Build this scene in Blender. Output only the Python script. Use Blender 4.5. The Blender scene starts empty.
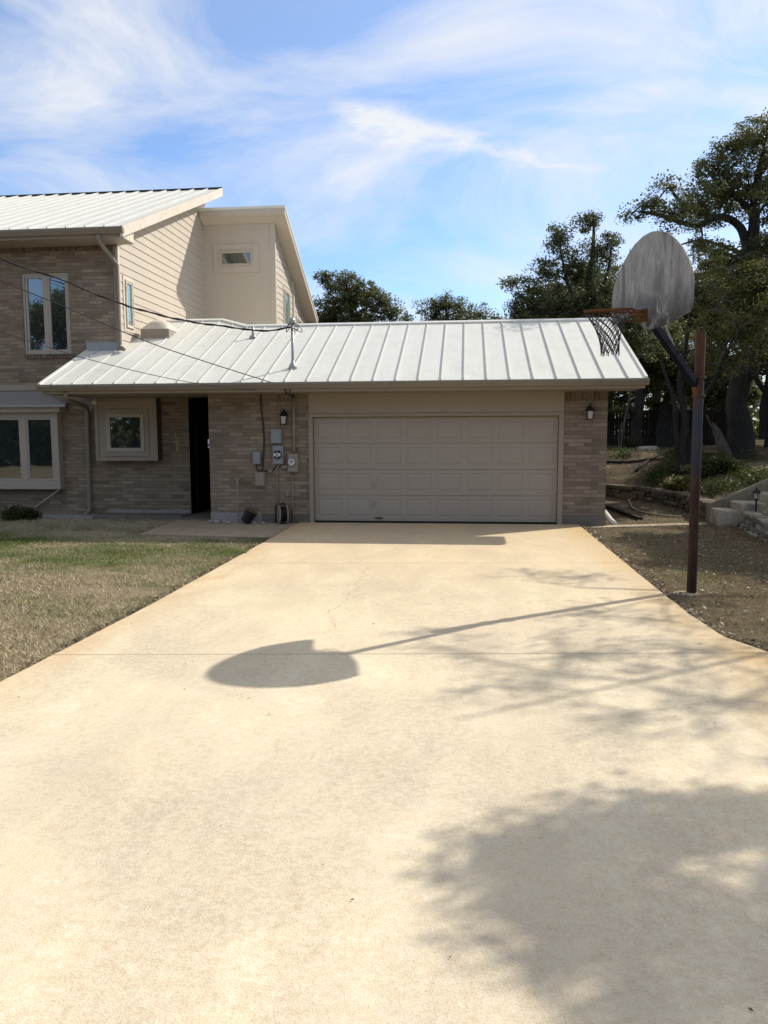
import bpy, bmesh, math, random
import numpy as np
from mathutils import Vector, Matrix, noise

random.seed(7)
RNG = np.random.default_rng(7)
S = bpy.context.scene
COL = S.collection
R = math.radians

# ------------------------------------------------------------------ materials
def new_mat(name):
    m = bpy.data.materials.new(name)
    m.use_nodes = True
    nt = m.node_tree
    return m, nt, nt.nodes, nt.links, nt.nodes['Principled BSDF']

def rgba(c): return (c[0], c[1], c[2], 1.0)

def N(nt, t, **kw):
    n = nt.nodes.new(t)
    for k, v in kw.items():
        if k.startswith('i_'):
            key = k[2:]
            n.inputs[int(key) if key.isdigit() else key].default_value = v
        else:
            setattr(n, k, v)
    return n

def math_n(nt, op, a, b=None, c=None, clamp=False):
    n = nt.nodes.new('ShaderNodeMath'); n.operation = op; n.use_clamp = clamp
    for i, v in enumerate((a, b, c)):
        if v is None: continue
        if hasattr(v, 'links'): nt.links.new(v, n.inputs[i])
        else: n.inputs[i].default_value = v
    return n.outputs[0]

def mix_c(nt, fac, a, b, mode='MIX'):
    n = nt.nodes.new('ShaderNodeMix'); n.data_type = 'RGBA'; n.blend_type = mode
    for sock, v in ((n.inputs[0], fac), (n.inputs[6], a), (n.inputs[7], b)):
        if hasattr(v, 'links'): nt.links.new(v, sock)
        elif isinstance(v, (int, float)): sock.default_value = v
        else: sock.default_value = rgba(v)
    return n.outputs[2]

def noise_n(nt, vec, scale, detail=4, rough=.55, dist=0.0):
    n = N(nt, 'ShaderNodeTexNoise'); n.inputs['Scale'].default_value = scale
    n.inputs['Detail'].default_value = detail; n.inputs['Roughness'].default_value = rough
    n.inputs['Distortion'].default_value = dist
    if vec is not None: nt.links.new(vec, n.inputs['Vector'])
    return n.outputs[0]

def ramp(nt, fac, stops):
    n = N(nt, 'ShaderNodeValToRGB')
    e = n.color_ramp.elements
    while len(e) < len(stops): e.new(0.5)
    for el, (p, c) in zip(e, stops):
        el.position = p
        el.color = rgba(c) if not isinstance(c, (int, float)) else (c, c, c, 1)
    nt.links.new(fac, n.inputs[0])
    return n.outputs[0]

def objco(nt): return N(nt, 'ShaderNodeTexCoord').outputs['Object']

def mapping(nt, vec, sc):
    n = N(nt, 'ShaderNodeMapping'); n.inputs['Scale'].default_value = sc
    nt.links.new(vec, n.inputs['Vector']); return n.outputs[0]

def bump(nt, h, strength, dist, bsdf):
    n = N(nt, 'ShaderNodeBump'); n.inputs['Strength'].default_value = strength
    n.inputs['Distance'].default_value = dist
    nt.links.new(h, n.inputs['Height']); nt.links.new(n.outputs[0], bsdf.inputs['Normal'])

def paint(name, col, rough=.55, var=.10, scale=1.5, dirt=None, metal=0.0, streak=False, spec=.3):
    m, nt, ns, ln, b = new_mat(name)
    co = objco(nt)
    v = mapping(nt, co, (3, 3, .5)) if streak else co
    f = noise_n(nt, v, scale, 5, .6)
    c2 = tuple(x * (1 - var * 2) for x in col)
    c1 = tuple(min(1, x * (1 + var)) for x in col)
    c = mix_c(nt, f, c2, c1)
    if dirt:
        d = ramp(nt, noise_n(nt, v, scale * 3.1, 6, .65), [(.52, 0.0), (.72, 1.0)])
        c = mix_c(nt, math_n(nt, 'MULTIPLY', d, .6), c, dirt)
    ln.new(c, b.inputs['Base Color'])
    b.inputs['Roughness'].default_value = rough
    b.inputs['Metallic'].default_value = metal
    b.inputs['Specular IOR Level'].default_value = spec
    bump(nt, noise_n(nt, co, 60, 3), .08, .004, b)
    return m

def brick_mat(name, w=.29, h=.0765, mort=.009, tones=None, uvname='UVMap'):
    m, nt, ns, ln, b = new_mat(name)
    uv = N(nt, 'ShaderNodeTexCoord').outputs['UV']
    sep = N(nt, 'ShaderNodeSeparateXYZ'); ln.new(uv, sep.inputs[0])
    u, v = sep.outputs[0], sep.outputs[1]
    row = math_n(nt, 'FLOOR', math_n(nt, 'DIVIDE', v, h))
    odd = math_n(nt, 'FLOORED_MODULO', row, 2.0)
    off = math_n(nt, 'MULTIPLY', math_n(nt, 'SUBTRACT', 1.0, odd), w * .5)
    colm = math_n(nt, 'FLOOR', math_n(nt, 'DIVIDE', math_n(nt, 'ADD', u, off), w))
    comb = N(nt, 'ShaderNodeCombineXYZ'); ln.new(colm, comb.inputs[0]); ln.new(row, comb.inputs[1])
    wn = N(nt, 'ShaderNodeTexWhiteNoise'); wn.noise_dimensions = '2D'; ln.new(comb.outputs[0], wn.inputs['Vector'])
    # patchy clustering of dark and light bricks
    big = noise_n(nt, mapping(nt, uv, (.8, 1.6, 1)), 1.0, 2)
    fac = math_n(nt, 'ADD', math_n(nt, 'MULTIPLY', wn.outputs[0], .75), math_n(nt, 'MULTIPLY', big, .35))
    tones = tones or [(.08, (.18, .14, .106)), (.22, (.24, .193, .147)), (.50, (.315, .255, .195)), (.78, (.35, .29, .226)), (.96, (.42, .355, .278))]
    c = ramp(nt, fac, tones)
    grain = noise_n(nt, mapping(nt, uv, (1, 3, 1)), 40, 5, .7)
    c = mix_c(nt, .35, c, mix_c(nt, grain, (.12, .095, .072), (.5, .42, .34)), 'OVERLAY')
    br = N(nt, 'ShaderNodeTexBrick'); br.offset = .5; br.squash = 1
    br.inputs['Scale'].default_value = 1; br.inputs['Brick Width'].default_value = w
    br.inputs['Row Height'].default_value = h; br.inputs['Mortar Size'].default_value = mort
    br.inputs['Mortar Smooth'].default_value = .25
    ln.new(uv, br.inputs['Vector'])
    mf = br.outputs['Fac']
    mortar = mix_c(nt, noise_n(nt, uv, 25, 3), (.17, .142, .11), (.25, .213, .172))
    c = mix_c(nt, math_n(nt, 'MULTIPLY', mf, .9), c, mortar)
    # weather stain
    st = ramp(nt, noise_n(nt, mapping(nt, uv, (1.4, .35, 1)), 1.0, 5, .6), [(.35, .78), (.7, 1.0)])
    c = mix_c(nt, 1.0, c, st, 'MULTIPLY')
    ln.new(c, b.inputs['Base Color']); b.inputs['Roughness'].default_value = .9
    b.inputs['Specular IOR Level'].default_value = .25
    hgt = math_n(nt, 'SUBTRACT', math_n(nt, 'MULTIPLY', grain, .4), mf)
    bump(nt, hgt, .6, .008, b)
    return m

def glass_mat(name, tint=(.012, .016, .018), rough=.02):
    m, nt, ns, ln, b = new_mat(name)
    co = objco(nt)
    c = mix_c(nt, noise_n(nt, co, 1.3, 2), tint, tuple(x * 2.2 for x in tint))
    ln.new(c, b.inputs['Base Color'])
    b.inputs['Roughness'].default_value = rough
    b.inputs['Specular IOR Level'].default_value = .5
    b.inputs['IOR'].default_value = 1.52
    bump(nt, noise_n(nt, co, 1.1, 1), .10, .02, b)
    gl = N(nt, 'ShaderNodeBsdfGlossy'); gl.inputs['Roughness'].default_value = .015; gl.inputs['Color'].default_value = (.86, .95, 1, 1)
    bp_ = N(nt, 'ShaderNodeBump'); bp_.inputs['Strength'].default_value = .06; bp_.inputs['Distance'].default_value = .02
    ln.new(noise_n(nt, co, 1.4, 2), bp_.inputs['Height']); ln.new(bp_.outputs[0], gl.inputs['Normal'])
    mx = N(nt, 'ShaderNodeMixShader'); mx.inputs[0].default_value = .17
    ln.new(b.outputs[0], mx.inputs[1]); ln.new(gl.outputs[0], mx.inputs[2]); ln.new(mx.outputs[0], ns['Material Output'].inputs[0])
    return m

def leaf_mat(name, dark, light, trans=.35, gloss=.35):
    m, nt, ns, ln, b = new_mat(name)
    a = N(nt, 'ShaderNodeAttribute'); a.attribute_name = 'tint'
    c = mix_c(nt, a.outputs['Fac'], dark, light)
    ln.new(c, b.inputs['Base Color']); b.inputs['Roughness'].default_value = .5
    b.inputs['Specular IOR Level'].default_value = gloss
    t = N(nt, 'ShaderNodeBsdfTranslucent')
    ln.new(mix_c(nt, .5, c, tuple(min(1, x * 1.6) for x in light)), t.inputs['Color'])
    mx = N(nt, 'ShaderNodeMixShader'); mx.inputs[0].default_value = trans
    out = ns['Material Output']
    ln.new(b.outputs[0], mx.inputs[1]); ln.new(t.outputs[0], mx.inputs[2]); ln.new(mx.outputs[0], out.inputs[0])
    return m

def bark_mat(name, c1, c2):
    m, nt, ns, ln, b = new_mat(name)
    co = objco(nt)
    n1 = noise_n(nt, mapping(nt, co, (9, 9, 2)), 2.0, 6, .7)
    c = mix_c(nt, ramp(nt, n1, [(.35, 0.0), (.68, 1.0)]), c1, c2)
    c = mix_c(nt, math_n(nt, 'MULTIPLY', noise_n(nt, co, 2.2, 3), .3), c, (.075, .078, .06))
    ln.new(c, b.inputs['Base Color']); b.inputs['Roughness'].default_value = .95
    bump(nt, n1, .8, .03, b)
    return m

M = {}
M['brick'] = brick_mat('brick')
M['brick_dim'] = brick_mat('foundation_brick', tones=[(.1, (.17, .15, .13)), (.5, (.24, .215, .19)), (.9, (.3, .275, .25))])
M['soldier'] = brick_mat('soldier_brick', w=.235, h=.0765, tones=[(.10, (.10, .073, .05)), (.5, (.15, .113, .083)), (.93, (.21, .165, .127))])
M['siding'] = paint('siding_paint', (.52, .455, .375), .6, .05, 1.2, streak=True)
M['siding_shade'] = paint('siding_paint_shaded', (.36, .305, .245), .6, .06, 1.2, streak=True)  # darker copy of the siding paint, the eave's shade put into its colour
M['trim'] = paint('trim_paint', (.315, .268, .215), .5, .06, 2)
M['trim_light'] = paint('cream_trim_paint', (.66, .585, .48), .5, .05, 2, dirt=(.45, .36, .27))
M['gutter'] = paint('gutter_paint', (.225, .192, .152), .42, .06, 1.0, dirt=(.15, .125, .095), streak=True)
M['winframe'] = paint('window_frame_paint', (.40, .355, .30), .45, .05, 2)
M['door'] = paint('garage_door_paint', (.365, .318, .268), .45, .03, .7)
M['box_side'] = paint('shaded_box_side', (.085, .07, .055), .7, .08, 2)  # dark brown with the shadow beside the box window put into the colour
M['dark'] = paint('near_black_entry', (.02, .016, .013), .5, .2, 3)  # one near-black colour for the alcove walls, ceiling and door
M['rubber'] = paint('black_rubber', (.012, .012, .012), .6, .2, 5)
M['glass'] = glass_mat('window_glass')
M['glass_green'] = glass_mat('greenish_glass', (.10, .16, .15), .08)
M['iron'] = paint('black_iron', (.018, .017, .016), .5, .2, 12)
M['lampglass'] = paint('frosted_lamp_glass', (.50, .47, .40), .25, .08, 9)
M['greybox'] = paint('grey_enclosure_paint', (.26, .29, .315), .4, .06, 5)
M['beigebox'] = paint('beige_enclosure_paint', (.29, .255, .21), .5, .06, 5)
M['conduit'] = paint('painted_conduit', (.28, .245, .2), .5, .08, 6)
M['galv'] = paint('galvanised_steel', (.36, .365, .365), .38, .1, 8, metal=.6)
M['white_plastic'] = paint('white_plastic', (.72, .72, .70), .4, .05, 6)
M['cable'] = paint('cable_sheath', (.045, .042, .04), .6, .15, 9)
M['brass'] = paint('tarnished_brass', (.55, .47, .22), .5, .12, 20)
M['stone'] = None
M['net'] = paint('net_cord', (.055, .05, .075), .9, .25, 30)
M['orange'] = paint('rusty_orange_paint', (.145, .066, .028), .8, .3, 26, dirt=(.05, .024, .014), spec=.1)
M['navy'] = paint('navy_paint', (.008, .010, .024), .9, .2, 7, dirt=(.02, .016, .018), spec=.05)
M['board_wood'] = paint('old_timber', (.035, .026, .02), .9, .25, 8)
M['hose'] = paint('pale_hose', (.34, .29, .22), .6, .1, 9)
M['black_bag'] = paint('black_bucket', (.012, .012, .013), .5, .3, 6)
M['yellow'] = paint('yellow_handle', (.16, .10, .02), .5, .1, 9)
M['limestone'] = None

def roof_mat():
    m, nt, ns, ln, b = new_mat('white_metal_roof')
    co = objco(nt)
    f = noise_n(nt, mapping(nt, co, (2.2, .35, .35)), 1.2, 5, .6)
    c = mix_c(nt, f, (.66, .655, .59), (.77, .765, .70))
    d = ramp(nt, noise_n(nt, co, 2.4, 6, .65), [(.5, 0.0), (.8, 1.0)])
    c = mix_c(nt, math_n(nt, 'MULTIPLY', d, .45), c, (.52, .50, .43))
    ln.new(c, b.inputs['Base Color']); b.inputs['Roughness'].default_value = .45
    b.inputs['Specular IOR Level'].default_value = .3
    bump(nt, noise_n(nt, mapping(nt, co, (2.4, .5, .5)), 2.2, 2), .28, .03, b)
    return m
M['roof'] = roof_mat()

def seam_mat():
    m = paint('roof_seam_shade', (.55, .545, .515), .45, .06, 3); return m  # grey stands in for the shadows the seams cast on the panels
M['seam'] = seam_mat()

def concrete_mat(name, base, driveway=False):
    m, nt, ns, ln, b = new_mat(name)
    co = objco(nt)
    big = noise_n(nt, co, .55, 5, .6, .6)
    mid = noise_n(nt, mapping(nt, co, (1, .45, 1)), 2.3, 6, .65, .4)
    fine = noise_n(nt, co, 38, 4, .75)
    grit = noise_n(nt, co, 130, 2, .6)
    lo = tuple(x * .82 for x in base); hi = tuple(min(1, x * 1.09) for x in base)
    c = mix_c(nt, ramp(nt, big, [(.3, 0.0), (.7, 1.0)]), lo, hi)
    c = mix_c(nt, math_n(nt, 'MULTIPLY', ramp(nt, mid, [(.36, 1.0), (.56, 0.0)]), .26), c, tuple(x * .66 for x in base))
    c = mix_c(nt, math_n(nt, 'MULTIPLY', ramp(nt, mid, [(.54, 0.0), (.70, 1.0)]), .35), c, tuple(min(1, x * f) for x, f in zip(base, (1.16, 1.2, 1.3))))
    pit = noise_n(nt, co, 17, 6, .8, .3)
    c = mix_c(nt, .45, c, mix_c(nt, ramp(nt, pit, [(.34, 0.0), (.62, 1.0)]), (.30, .29, .27), (.60, .60, .60)), 'OVERLAY')
    c = mix_c(nt, .40, c, mix_c(nt, ramp(nt, fine, [(.3, 0.0), (.7, 1.0)]), (.33, .32, .31), (.66, .66, .66)), 'OVERLAY')
    c = mix_c(nt, .30, c, mix_c(nt, ramp(nt, grit, [(.36, 0.0), (.60, 1.0)]), (.18, .17, .16), (.60, .60, .60)), 'OVERLAY')
    h = math_n(nt, 'ADD', math_n(nt, 'MULTIPLY', fine, .6), grit)
    if driveway:
        sep = N(nt, 'ShaderNodeSeparateXYZ'); ln.new(co, sep.inputs[0])
        x, y = sep.outputs[0], sep.outputs[1]
        # pinkish-grey worn aggregate showing in the near part
        near = ramp(nt, math_n(nt, 'MULTIPLY', math_n(nt, 'ADD', y, 14.5), .2), [(0.0, 1.0), (1.0, 0.0)])
        ag = math_n(nt, 'MULTIPLY', near, ramp(nt, noise_n(nt, co, 1.1, 4, .6, .5), [(.42, 0.0), (.62, 1.0)]))
        c = mix_c(nt, math_n(nt, 'MULTIPLY', ag, .45), c, (.56, .485, .385))
        # clay wash along both edges and across the far end
        el = ramp(nt, math_n(nt, 'ADD', x, math_n(nt, 'MULTIPLY', mid, .9)), [(0.05, 1.0), (.62, 0.0)])
        er = ramp(nt, math_n(nt, 'SUBTRACT', 5.75, math_n(nt, 'ADD', x, math_n(nt, 'MULTIPLY', mid, .9))), [(0.0, 1.0), (.55, 0.0)])
        ed = math_n(nt, 'MULTIPLY', math_n(nt, 'MAXIMUM', el, er), ramp(nt, big, [(.35, .25), (.65, 1.0)]))
        c = mix_c(nt, math_n(nt, 'MULTIPLY', ed, .80), c, (.52, .33, .135))
        far = ramp(nt, math_n(nt, 'MULTIPLY', math_n(nt, 'ADD', y, 10.0), .1), [(0.0, 0.0), (.9, 1.0)])
        c = mix_c(nt, math_n(nt, 'MULTIPLY', math_n(nt, 'MULTIPLY', far, ramp(nt, big, [(.3, .5), (.65, 1.0)])), .62), c, (.57, .40, .205))
        # saw-cut joints
        for y0, x0, sl in ((-5.02, -.07, .085), (-9.5, .3, .1)):
            dd = math_n(nt, 'ABSOLUTE', math_n(nt, 'SUBTRACT', math_n(nt, 'SUBTRACT', y, y0), math_n(nt, 'MULTIPLY', math_n(nt, 'SUBTRACT', x, x0), sl)))
            jf = ramp(nt, math_n(nt, 'MULTIPLY', dd, 25.0), [(.12, 1.0), (.5, 0.0)])
            c = mix_c(nt, math_n(nt, 'MULTIPLY', jf, math_n(nt, 'ADD', .12, math_n(nt, 'MULTIPLY', mid, .6))), c, (.16, .115, .07))
            h = math_n(nt, 'SUBTRACT', h, math_n(nt, 'MULTIPLY', jf, 3.0))
        # hairline crack running away from the door
        wob = noise_n(nt, mapping(nt, co, (.0, 1, 1)), 1.6, 5, .65)
        cx = math_n(nt, 'ADD', 1.30, math_n(nt, 'MULTIPLY', wob, .95))
        cd = math_n(nt, 'ABSOLUTE', math_n(nt, 'SUBTRACT', x, cx))
        cf = ramp(nt, math_n(nt, 'MULTIPLY', cd, 40.0), [(.1, 1.0), (.45, 0.0)])
        band = ramp(nt, math_n(nt, 'MULTIPLY', math_n(nt, 'ADD', y, 9.0), .25), [(.05, 0.0), (.15, 1.0), (.93, 1.0), (1.0, 0.0)])
        c = mix_c(nt, math_n(nt, 'MULTIPLY', math_n(nt, 'MULTIPLY', cf, band), .45), c, (.24, .17, .10))
        # oil and leaf spots
        vo = N(nt, 'ShaderNodeTexVoronoi'); vo.inputs['Scale'].default_value = 1.15; vo.inputs['Randomness'].default_value = 1
        ln.new(mix_c(nt, .06, co, noise_n(nt, co, 3, 3), 'ADD'), vo.inputs['Vector'])
        sp = ramp(nt, vo.outputs['Distance'], [(.02, 1.0), (.05, 0.0)])
        c = mix_c(nt, math_n(nt, 'MULTIPLY', sp, .45), c, (.26, .20, .14))
        v2 = N(nt, 'ShaderNodeTexVoronoi'); v2.inputs['Scale'].default_value = 3.1
        ln.new(mix_c(nt, .05, co, noise_n(nt, co, 7, 3), 'ADD'), v2.inputs['Vector'])
        sp2 = math_n(nt, 'MULTIPLY', ramp(nt, v2.outputs['Distance'], [(.03, 1.0), (.085, 0.0)]), ramp(nt, noise_n(nt, co, .9, 2), [(.5, 0.0), (.6, 1.0)]))
        c = mix_c(nt, math_n(nt, 'MULTIPLY', sp2, .35), c, (.34, .27, .19))
        for tx in (1.25, 3.55):
            tb = ramp(nt, math_n(nt, 'ABSOLUTE', math_n(nt, 'SUBTRACT', math_n(nt, 'ADD', x, math_n(nt, 'MULTIPLY', big, .3)), tx)), [(.08, 1.0), (.34, 0.0)])
            c = mix_c(nt, math_n(nt, 'MULTIPLY', math_n(nt, 'MULTIPLY', tb, ramp(nt, pit, [(.4, 0.0), (.6, 1.0)])), .16), c, (.40, .33, .24))
    ln.new(c, b.inputs['Base Color']); b.inputs['Roughness'].default_value = .88
    b.inputs['Specular IOR Level'].default_value = .2
    bump(nt, h, .35, .006, b)
    return m
M['driveway'] = concrete_mat('driveway_concrete', (.72, .63, .47), True)
M['walk'] = concrete_mat('walkway_concrete', (.46, .37, .265))
M['found'] = concrete_mat('foundation_concrete', (.18, .165, .145))
M['whitewash'] = concrete_mat('whitewashed_foundation', (.33, .325, .315))
M['steps'] = concrete_mat('step_concrete', (.31, .30, .275))

def ground_mat():
    m, nt, ns, ln, b = new_mat('soil_and_dry_turf')
    co = objco(nt)
    n1 = noise_n(nt, co, .6, 5, .6, .4); n2 = noise_n(nt, co, 5, 6, .7); n3 = noise_n(nt, co, 45, 4, .7)
    c = mix_c(nt, ramp(nt, n1, [(.35, 0.0), (.65, 1.0)]), (.19, .14, .09), (.34, .27, .175))
    c = mix_c(nt, ramp(nt, n2, [(.4, 0.0), (.7, .7)]), c, (.36, .30, .20))
    sp_ = N(nt, 'ShaderNodeSeparateXYZ'); ln.new(co, sp_.inputs[0])
    yardm = ramp(nt, math_n(nt, 'SUBTRACT', sp_.outputs[0], 5.0), [(.1, 0.0), (.3, .85)])
    bankm = math_n(nt, 'MULTIPLY', ramp(nt, sp_.outputs[2], [(.08, 0.0), (.2, 1.0)]), ramp(nt, math_n(nt, 'MULTIPLY', sp_.outputs[1], .25), [(.1, 0.0), (.6, .9)]))
    brown = mix_c(nt, n2, (.075, .054, .034), (.20, .15, .095))
    c = mix_c(nt, math_n(nt, 'MULTIPLY', yardm, math_n(nt, 'SUBTRACT', 1.0, ramp(nt, sp_.outputs[2], [(.08, 0.0), (.2, 1.0)]))), c, brown)
    c = mix_c(nt, bankm, c, mix_c(nt, n2, (.045, .034, .022), (.145, .11, .07)))
    c = mix_c(nt, .6, c, mix_c(nt, ramp(nt, n3, [(.3, 0.0), (.7, 1.0)]), (.12, .12, .12), (.85, .85, .85)), 'OVERLAY')
    g = ramp(nt, noise_n(nt, co, .9, 4, .6), [(.52, 0.0), (.66, .55)])
    c = mix_c(nt, g, c, (.20, .19, .095))
    ln.new(c, b.inputs['Base Color']); b.inputs['Roughness'].default_value = 1.0
    b.inputs['Specular IOR Level'].default_value = .1
    bump(nt, math_n(nt, 'ADD', n3, n2), 1.0, .03, b)
    return m
M['ground'] = ground_mat()

def stone_mat(name, lo, hi, moss):
    m, nt, ns, ln, b = new_mat(name)
    co = objco(nt)
    a = N(nt, 'ShaderNodeAttribute'); a.attribute_name = 'tint'
    c = mix_c(nt, a.outputs['Fac'], lo, hi)
    n1 = noise_n(nt, co, 14, 6, .7); n2 = noise_n(nt, co, 3, 4, .6)
    c = mix_c(nt, .7, c, mix_c(nt, n1, (.1, .1, .1), (.85, .85, .85)), 'OVERLAY')
    c = mix_c(nt, ramp(nt, n2, [(.5, 0.0), (.7, .7)]), c, moss)
    ln.new(c, b.inputs['Base Color']); b.inputs['Roughness'].default_value = .95
    bump(nt, n1, .8, .02, b)
    return m
M['limestone'] = stone_mat('pale_limestone', (.16, .138, .102), (.44, .385, .295), (.09, .08, .055))
M['mossstone'] = stone_mat('mossy_fieldstone', (.085, .066, .042), (.24, .185, .12), (.06, .07, .03))
M['rock'] = stone_mat('loose_rock', (.26, .25, .23), (.5, .48, .44), (.14, .12, .09))

def plywood_mat():
    m, nt, ns, ln, b = new_mat('weathered_plywood')
    co = objco(nt)
    s1 = noise_n(nt, mapping(nt, co, (26, 26, 5)), 1.0, 8, .8)
    s2 = noise_n(nt, mapping(nt, co, (7, 7, .9)), 1.0, 4, .6)
    c = mix_c(nt, ramp(nt, s1, [(.3, 0.0), (.72, 1.0)]), (.20, .195, .19), (.47, .46, .445))
    c = mix_c(nt, math_n(nt, 'MULTIPLY', ramp(nt, s2, [(.52, 0.0), (.64, 1.0)]), .55), c, (.07, .068, .068))
    sep = N(nt, 'ShaderNodeSeparateXYZ'); ln.new(co, sep.inputs[0])
    low = ramp(nt, math_n(nt, 'SUBTRACT', 1.0, math_n(nt, 'MULTIPLY', sep.outputs[2], 2.0)), [(0.0, 0.0), (.9, 1.0)])
    bl = math_n(nt, 'MULTIPLY', low, ramp(nt, noise_n(nt, mapping(nt, co, (3.5, 3.5, 4)), 1.0, 6, .7, .5), [(.36, 0.0), (.50, .95)]))
    c = mix_c(nt, bl, c, (.045, .045, .05))
    w = ramp(nt, noise_n(nt, mapping(nt, co, (6, 6, 3)), 1.7, 6, .7), [(.56, 0.0), (.70, .7)])
    c = mix_c(nt, w, c, (.52, .51, .50))
    ln.new(c, b.inputs['Base Color']); b.inputs['Roughness'].default_value = .95
    bump(nt, s1, .5, .004, b)
    return m
M['plywood'] = plywood_mat()

def pole_mat():
    m, nt, ns, ln, b = new_mat('rusted_painted_pole')
    co = objco(nt)
    sep = N(nt, 'ShaderNodeSeparateXYZ'); ln.new(co, sep.inputs[0])
    n = noise_n(nt, mapping(nt, co, (5, 5, 1.6)), 1.6, 6, .7)
    t = math_n(nt, 'ADD', math_n(nt, 'DIVIDE', sep.outputs[2], 2.9), math_n(nt, 'MULTIPLY', math_n(nt, 'SUBTRACT', n, .5), .35))
    c = ramp(nt, t, [(0.0, (.030, .016, .012)), (.40, (.036, .018, .013)), (.50, (.03, .032, .045)), (.66, (.035, .042, .065)), (.80, (.060, .031, .022)), (.95, (.075, .035, .022))])
    d = ramp(nt, noise_n(nt, mapping(nt, co, (16, 16, 3)), 1.5, 6, .7), [(.5, 0.0), (.64, .8)])
    c = mix_c(nt, math_n(nt, 'MULTIPLY', d, .7), c, (.10, .05, .026))
    ln.new(c, b.inputs['Base Color']); b.inputs['Roughness'].default_value = .6; b.inputs['Specular IOR Level'].default_value = .18
    bump(nt, n, .3, .004, b)
    return m
M['pole'] = pole_mat()

M['bark_dark'] = bark_mat('oak_bark', (.009, .008, .0075), (.036, .032, .030))
M['bark_grey'] = bark_mat('pale_bark', (.07, .06, .05), (.19, .165, .14))
M['leaf_oak'] = leaf_mat('oak_leaves', (.022, .030, .011), (.165, .172, .06), .36, .3)
M['leaf_cedar'] = leaf_mat('juniper_leaves', (.018, .028, .013), (.135, .15, .06), .30, .3)
M['leaf_yellow'] = leaf_mat('yellow_green_leaves', (.035, .042, .012), (.27, .255, .075), .44, .3)
M['leaf_ground'] = leaf_mat('understory_leaves', (.016, .026, .008), (.098, .115, .038), .3, .1)
M['grass'] = leaf_mat('turf_blades', (.62, .51, .365), (.16, .21, .06), .28, .1)
M['grass_brown'] = leaf_mat('worn_turf_blades', (.36, .265, .165), (.17, .20, .065), .25, .1)
M['litter'] = leaf_mat('dead_leaves', (.08, .055, .032), (.40, .33, .24), .15, .2)

# ------------------------------------------------------------------ object helpers
def tag(o, label=None, cat=None, group=None, kind=None):
    if label: o['label'] = label
    if cat: o['category'] = cat
    if group: o['group'] = group
    if kind: o['kind'] = kind
    return o

def empty(name, loc=(0, 0, 0), label=None, cat=None, group=None):
    o = bpy.data.objects.new(name, None); COL.objects.link(o)
    o.location = loc; o.empty_display_size = .2
    return tag(o, label, cat, group)

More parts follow.
